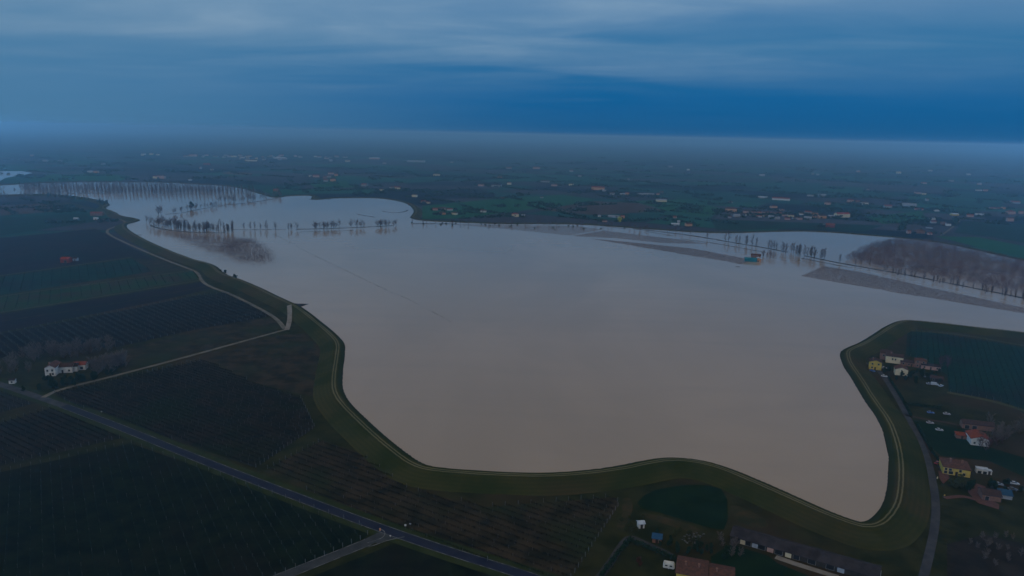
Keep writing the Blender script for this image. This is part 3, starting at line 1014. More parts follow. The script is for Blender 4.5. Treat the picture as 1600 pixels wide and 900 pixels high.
def bare_meshes(seed, h, spread, twig_m, limbs=15, low=0.25, up=0.75, tw=0.05):
    r = random.Random(seed)
    t_, c_ = MB(), MB()
    p = Vector((0, 0, -1.0))
    pts_ = [p.copy()]
    for i in range(5):
        p = p + Vector((r.gauss(0, .02) * h, r.gauss(0, .02) * h, (h + 1) / 5 * 0.95))
        pts_.append(p.copy())
    r0 = h * 0.014 + 0.06
    for i in range(5):
        t_.prism(pts_[i], pts_[i + 1], r0 * (1 - i * .18), r0 * (1 - (i + 1) * .18), 5)

    def on_trunk(f):
        k = min(4, int(f * 5))
        return pts_[k].lerp(pts_[k + 1], f * 5 - k)
    for i in range(limbs):
        f = low + (0.97 - low) * (i + r.random()) / limbs
        a = r.uniform(0, 6.283)
        ln = spread * (0.45 + 0.75 * math.sin(min(1, (f - low) / (1 - low) + .25) * 2.6)) * r.uniform(.7, 1.2)
        b0 = on_trunk(f)
        d_ = Vector((math.cos(a), math.sin(a), up * r.uniform(.6, 1.5))).normalized()
        b1 = b0 + d_ * ln * .6
        d2 = (d_ + Vector((r.gauss(0, .2), r.gauss(0, .2), .35))).normalized()
        b2 = b1 + d2 * ln * .5
        rr = 0.03 + 0.012 * ln
        c_.prism(b0, b1, rr, rr * .65)
        c_.prism(b1, b2, rr * .65, 0.02)
        for j in range(16):
            g_ = r.random()
            s_ = b0.lerp(b1, g_ * 2) if g_ < .5 else b1.lerp(b2, g_ * 2 - 1)
            dd = (d_ + Vector((r.gauss(0, .6), r.gauss(0, .6), r.uniform(.1, .8)))).normalized()
            e_ = s_ + dd * ln * r.uniform(.2, .5)
            c_.prism(s_, e_, tw, tw * .35)
            for k in range(3):
                s2 = s_.lerp(e_, r.uniform(.4, .9))
                c_.prism(s2, s2 + (dd + Vector((r.gauss(0, .7), r.gauss(0, .7), r.uniform(0, .6)))).normalized() * ln * r.uniform(.12, .3), tw * .7, tw * .25)
    return t_.mesh('trunk', M_BARK), c_.mesh('crown', twig_m)


def leafy_meshes(seed, h, spread, leaf_m, nclump=16, nleaf=40, size=0.5, base=0.25):
    r = random.Random(seed)
    t_, c_ = MB(), MB()
    t_.prism((0, 0, -.3), (r.gauss(0, .1), r.gauss(0, .1), h * .7), .05 + h * .014, .05, 6)
    for i in range(nclump):
        f = (i + r.random()) / nclump
        zz = h * (base + (1 - base) * f)
        ra = spread * math.sin(math.pi * min(.97, max(.12, f * .85 + .15))) ** .7
        a = r.uniform(0, 6.283)
        q0 = ra * math.sqrt(r.random()) * .75
        cx_, cy_ = math.cos(a) * q0, math.sin(a) * q0
        t_.prism((0, 0, zz * .6), (cx_, cy_, zz), .06, .02)
        cr = spread * r.uniform(.28, .5)
        for j in range(nleaf):
            v = Vector((r.gauss(0, 1), r.gauss(0, 1), r.gauss(0, .8))).normalized() * cr * r.uniform(.6, 1.05)
            ctr = Vector((cx_, cy_, zz)) + v
            n_ = (v + Vector((r.gauss(0, .5), r.gauss(0, .5), r.gauss(0, .5)))).normalized()
            t1 = n_.orthogonal().normalized() * size * r.uniform(.5, 1.2)
            t2 = n_.cross(t1).normalized() * size * r.uniform(.4, 1.0)
            c_.poly([ctr - t1, ctr - t2 * .7, ctr + t1, ctr + t2])
    return t_.mesh('trunk', M_BARK), c_.mesh('crown', leaf_m)


BARE = [bare_meshes(100 + i, 14, 3.6 + .5 * (i % 3), M_TWIG) for i in range(6)]
TALL = [bare_meshes(120 + i, 15 + i % 3, 2.9, M_TWIG, 22, .15, 1.1) for i in range(4)]
M_TWIGL = mat('pale twigs', (0.15, 0.115, 0.095), (0.09, 0.07, 0.06), 0.4)
GARD = [bare_meshes(180 + i, 10, 3.6, M_TWIGL, 20, .12, .9, .05) for i in range(4)]
REDB = [bare_meshes(130 + i, 11, 2.8, M_TWIGR, 14, .15, 1.0) for i in range(4)]
POP = [bare_meshes(140 + i, 18, 1.6, M_TWIG, 26, .2, 1.6, .06) for i in range(5)]
EVER = [leafy_meshes(150 + i, 8, 2.8, M_LEAF) for i in range(3)]
BUSH = [leafy_meshes(160 + i, 2.6, 1.7, M_LEAF, 8, 40, .35, .1) for i in range(3)]
OLIV = [leafy_meshes(165 + i, 5, 2.6, M_LEAFY, 12, 40, .4, .15) for i in range(2)]
RUST = [leafy_meshes(168 + i, 4.5, 2.2, M_RUST, 12, 36, .35, .2) for i in range(2)]
GOLD = [leafy_meshes(170, 9.5, 4.6, M_GOLD, 22, 60, .6, .12)]
CYP = [leafy_meshes(175, 11, 1.3, M_LEAF, 18, 36, .4, .06)]
rt = random.Random(55)


def tree(kind, px, py, label, group=None, z=0.0, sc=1.0, name='bare_tree', cat='tree', p=None):
    name = {id(REDB): 'young_tree', id(TALL): 'slim_tree', id(GARD): 'yard_tree'}.get(id(kind), name) if name == 'bare_tree' else name
    tm, cm = rt.choice(kind)
    p = at(px, py, z) if p is None else p
    s = sc * rt.uniform(.82, 1.15)
    r = thing(name, label, cat, (p[0], p[1], z), rt.uniform(0, 6.28), group)
    r.scale = (s * rt.uniform(.9, 1.15), s * rt.uniform(.9, 1.15), s)
    link('trunk', tm, r)
    link('crown', cm, r)
    return r


def line_trees(kind, px, n, label, group, z=ZW, sc=1.0, jx=3, jy=1.2, name='bare_tree', clumps=None):
    p = np.array(px, float)
    cum = np.concatenate([[0], np.cumsum(np.linalg.norm(np.diff(p, axis=0), axis=1))])
    for i in range(n):
        s = (rt.choice(clumps) + rt.gauss(0, .05) if clumps and rt.random() < .55 else rt.random()) * cum[-1]
        s = min(max(s, 0), cum[-1] - 1e-3)
        k = int(np.searchsorted(cum, s, 'right')) - 1
        w = p[k] + (p[k + 1] - p[k]) * ((s - cum[k]) / (cum[k + 1] - cum[k]))
        tree(kind, w[0] + rt.gauss(0, jx), w[1] + rt.gauss(0, jy), label, group, z, sc, name)


# river line on the right
RIV = [(1085, 370), (1150, 380), (1240, 397), (1330, 414)]
line_trees(TALL, RIV, 34, 'bare tree on the thin flooded bank left of the reddish wood', 'bare trees on the flooded bank before the wood', jx=2, jy=.8,
           clumps=[.32, .36, .41, .60, .63, .70, .74, .77, .88, .94])
line_trees(TALL, [(1330, 412), (1420, 432), (1500, 448), (1620, 472)], 56, 'bare tree in the line along the front of the reddish wood', 'bare trees in front of the reddish wood', sc=.52, jx=3, jy=1.4)
line_trees(REDB, [(1195, 399), (1205, 404)], 6, 'bare bushy tree standing in water behind the teal shed', 'bare trees by the teal shed', jx=4, jy=1, sc=.8)
# centre line
line_trees(BARE, [(462, 359), (540, 357), (625, 353)], 44, 'bare tree on the flooded bank left of the green point', 'bare trees on the central flooded bank', jx=3, jy=.7,
           clumps=[.05, .1, .2, .27, .30, .42, .46, .58, .66, .72, .80, .85, .90], sc=.82)
line_trees(TALL, [(370, 359), (460, 359)], 9, 'slim bare tree between the tree island and the central bank', 'slim bare trees between the banks', jx=3, jy=.5, sc=.8)
line_trees(REDB, [(650, 349), (720, 351), (830, 352), (930, 354)], 30, 'small bare tree in the shallow edge below the white-walled far farm', 'small bare trees along the far shore', sc=.7, jx=5, jy=1)
line_trees(REDB, [(930, 354), (1080, 366)], 18, 'small bare tree in the shallows below the round yellow tree', 'small bare trees below the yellow tree', sc=.75, jx=4, jy=1.5)
# island
line_trees(BARE, [(238, 352), (255, 357), (268, 352), (280, 357)], 34, 'bare tree in the dense round clump at the left end of the tree island', 'dense clump on the tree island', sc=.95, jx=8, jy=2.5)
line_trees(TALL, [(275, 358), (310, 361), (362, 361)], 70, 'tall bare tree in the long row on the tree island', 'tall bare trees on the tree island', sc=.82, jx=4, jy=2)
line_trees(BARE, [(246, 337), (252, 336)], 3, 'broad bare tree standing alone above the dense clump', 'broad bare trees above the clump', sc=1.25, jx=2, jy=.5)
line_trees(BARE, [(268, 334), (290, 331), (315, 326), (340, 322)], 20, 'bare tree on the curved bank above the tree island', 'bare trees on the curved bank', sc=.75, jx=2, jy=.8)
line_trees(BARE, [(340, 317), (380, 314), (440, 306)], 44, 'bare tree at the far right end of the curved bank', 'bare trees at the end of the curved bank', sc=.85, jx=4, jy=1.5)
tree([EVER[0]], 299, 327, 'single dark evergreen tree on the curved flooded bank', z=ZW, sc=1.7, name='evergreen_tree')
# poplars far left: a planted grid
for k, yb in enumerate((295.0, 297.2, 299.4, 301.6, 303.8)):
    for i in range(56):
        x = 60 + i * 6.1 + k * .8
        y = yb + (2.0 * abs(x - 230) / 170 if x > 230 else 0)
        if x < 110 + k * 12 and rt.random() < .35:
            continue
        tree(POP, x, y, 'tall bare poplar in the planted rows standing in the flood', 'poplars planted in the flood', ZW, .95, 'poplar_tree')
PP = np.array(scatter([(30, 291), (120, 287), (300, 289), (390, 297), (400, 303), (300, 303), (172, 305), (120, 303), (40, 303)], 2000, ZW, 91))
PP = PP[seg_dist(PP) < -3]
A_, B_, r_ = crowns(PP, ZW, rng.uniform(9, 15, len(PP)), 26, 1.2, .12, 1.4, .065, 92, True, (.12, .28))
tag(link('flooded_poplars', twig_mesh('flooded_poplars', A_, B_, r_, r_ * .35, mat('poplar twigs', (0.11, 0.062, 0.060)))), kind='stuff')
line_trees(BARE, [(0, 302), (40, 300), (100, 303)], 26, 'bare tree at the left edge beside the poplar rows', 'bare trees left of the poplars', sc=.9, jx=9, jy=4)
line_trees(EVER, [(62, 306), (120, 311), (172, 320)], 30, 'dark tree on the wooded spit below the poplar rows', 'dark trees on the left spit', z=1.5, sc=.85, jx=5, jy=1.2, name='spit_tree')
line_trees(TALL, [(0, 309), (60, 306), (110, 308)], 24, 'slim bare tree on the left bank below the poplar rows', 'slim trees on the left bank', z=1.0, sc=.8, jx=8, jy=2)
line_trees(EVER, [(20, 290), (60, 290), (100, 290)], 14, 'dark bushy tree on the islet at the left end of the poplars', 'dark trees on the left islet', sc=1.0, jx=6, jy=1.5, name='dark_tree')

# reddish wood that reads as one mass
WOOD = [(1322, 406), (1345, 392), (1365, 383), (1400, 377), (1450, 379), (1600, 412), (1760, 446), (1760, 500), (1600, 462), (1500, 442), (1400, 424)]
WP = np.array(scatter(WOOD, 5200, ZW, 78))
A_, B_, r_ = crowns(WP, ZW, rng.uniform(6, 8.5, len(WP)), 44, 3.4, .2, .8, .034, 79, True, (.12, .3))
tag(link('far_wood', twig_mesh('far_wood', A_, B_, r_, r_ * .35, mat('wood twigs', (0.135, 0.056, 0.046), (0.080, 0.038, 0.036), 0.03))), kind='stuff')

# dark hedges and copses out on the plain
hedge_mb = mb = MB()
rw = random.Random(81)


def clump(x, y, s):
    for _ in range(9):
        c_ = Vector((x + rw.gauss(0, s), y + rw.gauss(0, s), abs(rw.gauss(.6, .5)) * s + .4))
        n_ = Vector((rw.gauss(0, 1), rw.gauss(0, 1), rw.gauss(0, 1))).normalized()
        t1 = n_.orthogonal().normalized() * s * rw.uniform(.5, 1)
        t2 = n_.cross(t1).normalized() * s * rw.uniform(.5, 1)
        mb.poly([c_ - t1, c_ - t2, c_ + t1, c_ + t2])


for _ in range(300):                                        # hedge lines
    px_, py_ = rw.uniform(-40, 1640), 250 + 95 * rw.random() ** 1.3 + (rw.random() * 20)
    hy = HL + (HR - HL) * px_ / IMW
    if py_ < hy + 26:
        continue
    p0 = at(px_, py_)
    if seg_dist(p0[None, :2])[0] < 60:
        continue
    dr = vp_dir(rw.choice([-900, 1500, 2600, -300, 300]))
    n_ = rw.randint(8, 40)
    st = rw.uniform(3, 6)
    for i in range(n_):
        q_ = p0[:2] + dr * st * i
        if rw.random() < .85:
            if seg_dist(q_[None])[0] > 30:
                clump(q_[0] + rw.gauss(0, 1.5), q_[1] + rw.gauss(0, 1.5), rw.uniform(1.5, 3.2))
for _ in range(170):                                        # copses
    px_, py_ = rw.uniform(-40, 1640), 246 + 90 * rw.random() ** 1.2
    hy = HL + (HR - HL) * px_ / IMW
    if py_ < hy + 24:
        continue
    p0 = at(px_, py_)
    if seg_dist(p0[None, :2])[0] < 60:
        continue
    for i in range(rw.randint(4, 16)):
        clump(p0[0] + rw.gauss(0, 14), p0[1] + rw.gauss(0, 14), rw.uniform(2, 4.5))
# ------------------------------------------------------------------ buildings


def gable_wall(mb, w, d, h, rise, ridge):
    if ridge == 'x':
        for x, fl in ((-w / 2, 0), (w / 2, 1)):
            p = [(x, 0, 0), (x, 0, h), (x, d / 2, h + rise), (x, d, h), (x, d, 0)]
            mb.poly(p if not fl else p[::-1])
        mb.poly([(-w / 2, 0, 0), (w / 2, 0, 0), (w / 2, 0, h), (-w / 2, 0, h)])
        mb.poly([(w / 2, d, 0), (-w / 2, d, 0), (-w / 2, d, h), (w / 2, d, h)])
    else:
        for y, fl in ((0, 1), (d, 0)):
            p = [(-w / 2, y, 0), (-w / 2, y, h), (0, y, h + rise), (w / 2, y, h), (w / 2, y, 0)]
            mb.poly(p if not fl else p[::-1])
        mb.poly([(-w / 2, d, 0), (-w / 2, 0, 0), (-w / 2, 0, h), (-w / 2, d, h)])
        mb.poly([(w / 2, 0, 0), (w / 2, d, 0), (w / 2, d, h), (w / 2, 0, h)])


def slab(mb, quad, th):
    a = [Vector(p) for p in quad]
    n = (a[1] - a[0]).cross(a[3] - a[0] if len(a) > 3 else a[2] - a[0]).normalized()
    if n.z < 0:
        a.reverse()
        n = -n
    up_ = [p + Vector((0, 0, th)) for p in a]
    mb.poly(up_)
    mb.poly(a[::-1])
    for i in range(len(a)):
        j = (i + 1) % len(a)
        mb.poly([a[i], a[j], up_[j], up_[i]])


def building(name, label, cat, px, py, w, d, h, yaw=0.0, wall='white', roof='terracotta', kind='gable', rise=None, ridge='x', over=0.4, wins='auto', door=True,
             chimney=0, group=None, loc=None, detail=True):
    p = at(px, py) if loc is None else loc
    th = thing(name, label, cat, (p[0], p[1], 0.05), yaw, group)
    span = d if ridge == 'x' else w
    rise = span * 0.19 if rise is None else rise
    mb = MB()
    if kind == 'gable':
        gable_wall(mb, w, d, h, rise, ridge)
    else:
        mb.box(-w / 2, w / 2, 0, d, 0, h)
    mb.build('wall', WALLS[wall], th)
    rb = MB()
    o, e = over, 0.03
    k = rise / (span / 2)
    if kind == 'gable' and ridge == 'x':
        for y0, y1 in ((-o, d / 2), (d + o, d / 2)):
            z0 = h - k * o + e
            slab(rb, [(-w / 2 - o, y0, z0), (w / 2 + o, y0, z0), (w / 2 + o, y1, h + rise + e), (-w / 2 - o, y1, h + rise + e)], .22)
    elif kind == 'gable':
        for x0 in (-w / 2 - o, w / 2 + o):
            z0 = h - k * o + e
            slab(rb, [(x0, -o, z0), (x0, d + o, z0), (0, d + o, h + rise + e), (0, -o, h + rise + e)], .22)
    elif kind == 'hip':
        x0, x1, y0, y1 = -w / 2 - o, w / 2 + o, -o, d + o
        hy_ = min(w, d) / 2
        if w >= d:
            r1, r2 = (x0 + hy_ + o, d / 2, h + rise), (x1 - hy_ - o, d / 2, h + rise)
            fs = [[(x0, y0, h), (x1, y0, h), r2, r1], [(x1, y1, h), (x0, y1, h), r1, r2], [(x0, y1, h), (x0, y0, h), r1], [(x1, y0, h), (x1, y1, h), r2]]
        else:
            r1, r2 = (0, y0 + hy_ + o, h + rise), (0, y1 - hy_ - o, h + rise)
            fs = [[(x0, y0, h), (x1, y0, h), r1], [(x1, y0, h), (x1, y1, h), r2, r1], [(x1, y1, h), (x0, y1, h), r2], [(x0, y1, h), (x0, y0, h), r1, r2]]
        for f in fs:
            rb.poly([(a, b_, c + .18) for a, b_, c in f])
        rb.box(x0, x1, y0, y1, h + .004, h + .18)
    elif kind == 'mono':
        slab(rb, [(-w / 2 - o, -o, h + e), (w / 2 + o, -o, h + e), (w / 2 + o, d + o, h + rise + e), (-w / 2 - o, d + o, h + rise + e)], .18)
    else:
        rb.box(-w / 2 - o, w / 2 + o, -o, d + o, h + .004, h + .25)
    ro = rb.build('roof', ROOFS[roof], th)
    for i in range(chimney):
        cb = MB()
        cx_ = w * (-.22 + .44 * i)
        cb.box(cx_ - .35, cx_ + .35, d * .32, d * .32 + .7, h + rise * .2, h + rise + .9)
        cb.box(cx_ - .45, cx_ + .45, d * .32 - .1, d * .32 + .8, h + rise + .9, h + rise + 1.05)
        cb.build('chimney', WALLS['brick'], ro)
    if wins == 'auto':
        wins = []
        nf, nc = max(1, int(h / 2.8)), max(1, int(w / 3.3))
        for f in range(nf):
            for c in range(nc):
                if f == 0 and c == nc // 2 and door:
                    continue
                wins.append((-w / 2 + (c + .5) * w / nc, 1.0 + f * 2.9, 1.1, 1.3))
    if detail:
        for wx, wz, ww, wh in wins or []:
            fb = MB()
            fb.box(wx - ww / 2 - .1, wx + ww / 2 + .1, -.06, -.003, wz - .1, wz + wh + .1)
            fo = fb.build('window', M_FRAME, th)
            gb = MB()
            gb.box(wx - ww / 2, wx + ww / 2, -.09, -.063, wz, wz + wh)
            gb.build('pane', M_GLASS, fo)
        if door:
            db = MB()
            db.box(-.55, .55, -.07, -.003, 0, 2.2)
            db.build('door', M_DOOR, th)
    return th


# --- right hamlet
RA = math.radians
building('yellow_house', 'bright yellow two-storey house where the right-hand road ends', 'house', 1367, 578, 8.5, 8, 6.0, RA(-24), 'yellow', 'brown', 'gable', ridge='y', chimney=1)
building('farmhouse', 'long farmhouse with brown roof and cream right half beside arched brick bay', 'farmhouse', 1397, 568, 12, 8, 5.4, RA(-24), 'cream', 'brown', chimney=1, wins=[(-1.4, 2.6, 1.0, 1.4), (.6, 2.6, 1.0, 1.4)], door=False)
building('brick_barn', 'brick barn bay with dark arch joined to the cream farmhouse', 'barn', 1384, 562.5, 8.5, 8, 5.6, RA(-24), 'brick', 'brown', wins=[(-1.8, 2.8, 1.2, 1.4), (1.6, 0.1, 2.4, 3.2)], door=False)
building('cream_house', 'small cream gabled house below the cream farmhouse', 'house', 1408, 587, 8.5, 8, 4.6, RA(-20), 'cream', 'terracotta', ridge='y', wins=[(1.5, 1, 1.2, 1.2), (0, 3.4, .9, .8)], door=True)
building('low_outbuilding', 'low brick outbuilding between the cream farmhouse and the brick tower house', 'outbuilding', 1424, 573, 15, 5, 2.8, RA(-24), 'brick', 'brown', 'mono', .8)
building('brick_house', 'square brick house with brown hip roof in the middle of the hamlet', 'house', 1437.5, 575, 8, 7, 5.6, RA(-24), 'brick', 'terracotta', 'hip', 1.4)
building('long_outbuilding', 'long low pinkish outbuilding right of the square brick house', 'outbuilding', 1454, 578, 13, 6, 3.0, RA(-24), 'pink', 'dark', 'gable', 1.0)
building('garage', 'dark brown roofed low building behind the white van', 'outbuilding', 1463, 597, 8, 6, 2.6, RA(-30), 'darkwood', 'brown', 'gable')
# --- right middle farm
building('white_house', 'house with plain white gable and red roof on the right lawn', 'house', 1531, 697, 9.5, 11, 4.0, RA(-17), 'white', 'red', 'gable', 1.7, 'y', .5,
         wins=[(-2.9, 1.0, 1.0, 1.0), (.3, 3.3, 1.0, .7)], door=False)
building('brick_barn', 'long low barn with brown roof behind the white gable house', 'barn', 1528, 672, 17, 6, 3.2, RA(-17), 'brick', 'brown', 'gable', 1.6, wins=[(-6, .1, 2.4, 2.2), (-2, .1, 2.4, 2.2)], door=False)
building('small_shed', 'small pale grey shed left of the low brown barn', 'shed', 1508, 667, 3.2, 3, 2.2, RA(-17), 'grey', 'pale', 'mono', .5, wins=[], door=True)
building('red_shed', 'low red roofed shed left of the white gable house', 'shed', 1503, 686, 6, 4, 2.0, RA(-17), 'brick', 'red', 'mono', .6, wins=[], door=True)
# --- yellow house by the road
building('yellow_villa', 'wide yellow house with terracotta hip roof beside the right-hand road', 'house', 1494, 743.5, 12.5, 12, 3.9, RA(-21), 'yellow', 'terracotta', 'hip', 2.6, chimney=2,
         wins=[(-5, 2.3, 1.1, 1.2), (-3, 2.3, 1.3, 1.2), (-5, .5, 1.4, 1.4), (-2.6, .5, 2.0, 1.5), (1.6, 2.2, 1.1, 1.3), (3.4, .6, 1.2, 1.4)])
building('open_shed', 'white flat-topped shed with two dark openings right of the yellow villa', 'shed', 1534.5, 740.5, 5.4, 3, 2.5, RA(-17), 'white', 'pale', 'flat', 0, wins=[(-1.3, .05, 1.7, 1.4), (1.2, .05, 1.7, 1.4)], door=False, over=.1)
building('small_white_shed', 'small white box shed at the right end of the white flat-topped shed', 'shed', 1545.5, 742, 2.4, 2.4, 2.0, RA(-17), 'white', 'pale', 'flat', 0, wins=[], door=True, over=.08)
building('brown_barn', 'dark brown barn at the end of the red brick courtyard', 'barn', 1549, 783, 8, 7.5, 2.8, RA(-17), 'brick', 'brown', 'gable', 1.5, wins=[(-2, .1, 1.6, 2.0)], door=False)
building('tarp_shed', 'lean-to with blue-grey roof right of the dark brown barn', 'shed', 1571, 780, 5.5, 5, 2.0, RA(-24), 'grey', 'blue', 'mono', .7, wins=[], door=False)
# --- bottom gardens
building('white_hut', 'small white hut in the garden below the green meadow', 'hut', 1002.5, 826, 2.6, 2.6, 2.3, RA(10), 'white', 'pale', 'gable', .6, wins=[], door=True)
building('garden_shed', 'small brick shed with blue roof in the bottom garden', 'shed', 1026, 849, 3.8, 4.2, 2.2, RA(-14), 'brick', 'blue', 'gable', .9, wins=[(1.1, .9, .7, .7)], door=True)
building('terracotta_house', 'big house with wide terracotta roof and yellow wall at the bottom edge', 'house', 1079, 915, 11.5, 12, 4.4, RA(-17), 'yellow', 'terracotta', 'gable', 1.9, chimney=2)
building('terracotta_annex', 'lower terracotta roofed annex right of the big bottom house', 'house', 1126, 921, 9.0, 10, 4.0, RA(-17), 'brick', 'terracotta', 'gable', 1.5, chimney=1)
lb0, lb1 = at(1141, 845), at(1372, 912)
lbv = lb1 - lb0
Lb = float(np.linalg.norm(lbv[:2]))
lby = math.atan2(lbv[1], lbv[0])
lbc = (lb0 + lb1) / 2
bw_ = [(-Lb / 2 + x_, .1, ww_, 2.0) for x_, ww_ in ((3, 2.2), (7.5, 2.2), (13, 3.0), (20, 3.0), (27, 2.4), (33, 3), (40, 3))]
lbt = building('long_barn', 'very long low barn with dark weathered roof at the bottom right', 'barn', 0, 0, Lb, 9.5, 2.3, lby, 'darkwood', 'dark', 'gable', 2.0, wins=bw_, door=False, loc=lbc)
for x_, w_, m_ in ((5.2, 1.9, 'cream'), (10.4, 2.6, 'grey'), (16.6, 2.6, 'pink'), (23.8, 2.4, 'cream'), (44, 2.6, 'grey')):
    db = MB()
    db.box(-Lb / 2 + x_ - w_ / 2, -Lb / 2 + x_ + w_ / 2, -.08, -.003, 0, 2.0)
    db.build('door', WALLS[m_], lbt)
# --- left farm
LF = RA(14)
building('white_farmhouse', 'white farmhouse with arched gable front left of the bare orchard', 'farmhouse', 79, 588, 6.5, 12, 6.0, LF, 'white', 'terracotta', 'gable', 1.8, 'y', wins=[(-1.6, 3.4, 1.1, 1.4), (1.4, 3.4, 1.1, 1.4), (1.6, .9, 1.1, 1.3)], chimney=1)
building('farm_wing', 'long white wing with brown roof right of the white gabled farmhouse', 'farmhouse', 98, 583, 12.5, 8, 4.4, LF, 'white', 'brown', 'gable', chimney=1)
building('grey_wing', 'grey roofed white wing in the middle of the left farm', 'farmhouse', 112.5, 581, 7, 7, 3.8, LF, 'white', 'dark', 'gable')
building('red_wing', 'red roofed white end house of the left farm', 'farmhouse', 124, 578.5, 8, 7, 3.8, LF, 'white', 'red', 'gable', wins=[(-2, .6, 1.8, 1.8), (1.6, .6, 1.8, 1.8)], door=False)
building('gate_house', 'tiny white roadside hut below the left farm', 'hut', 18.5, 600, 3.4, 3, 2.6, LF, 'white', 'dark', 'gable', .7, wins=[(0, .8, 1.0, 1.0)], door=False)
# --- left barns
building('orange_barn', 'bright orange red barn alone in the dark ploughed field', 'barn', 101, 411, 10, 9, 5.0, RA(6), 'red', 'orange', 'gable', 1.8, wins=[(1, .2, 3, 3)], door=False)
building('grey_shed', 'small pinkish grey shed right of the orange barn', 'shed', 117, 408, 5, 5, 3.4, RA(6), 'grey', 'brown', 'gable', 1.0, wins=[], door=True)
building('spit_farm', 'red roofed farm near the left dark spit of land', 'farmhouse', 150, 337, 22, 10, 5, RA(4), 'brick', 'red', 'gable')
building('spit_shed', 'small white shed in front of the red roofed farm on the left', 'shed', 149, 343.2, 7, 6, 3, RA(4), 'white', 'pale', 'gable', 1, wins=[], door=True)
building('grey_greenhouse', 'low pale greenhouse left of the red roofed farm', 'greenhouse', 94, 330.5, 13, 6, 2.4, 0, 'grey', 'pale', 'gable', 1.2, wins=[], door=False)
building('pale_greenhouse', 'low pale greenhouse in the dark field left of the small white shed', 'greenhouse', 118, 343, 8, 5, 2.2, 0, 'grey', 'pale', 'gable', 1, wins=[], door=False)
# --- flooded teal shed
pT = at(1173, 409, ZW)
building('teal_shed', 'teal sheet-metal shed standing in the flood water', 'shed', 0, 0, 16, 9, 4.2, RA(-14), 'teal', 'teal', 'gable', 1.5, wins=[], door=False, loc=(pT[0], pT[1], 0)).location.z = ZW - .6
pT = at(1185, 409, ZW)
building('flooded_farmhouse', 'orange walled flooded house with pale roof joined to the teal shed', 'house', 0, 0, 7, 8, 4.6, RA(-14), 'orange', 'pale', 'gable', 1.4, loc=(pT[0], pT[1], 0), ridge='y').location.z = ZW - .6
pT = at(1181, 403, ZW)
building('flooded_barn', 'brown roofed flooded barn behind the teal shed', 'barn', 0, 0, 13, 7, 4.4, RA(-14), 'brick', 'terracotta', 'gable', 1.6, loc=(pT[0], pT[1], 0)).location.z = ZW - .6

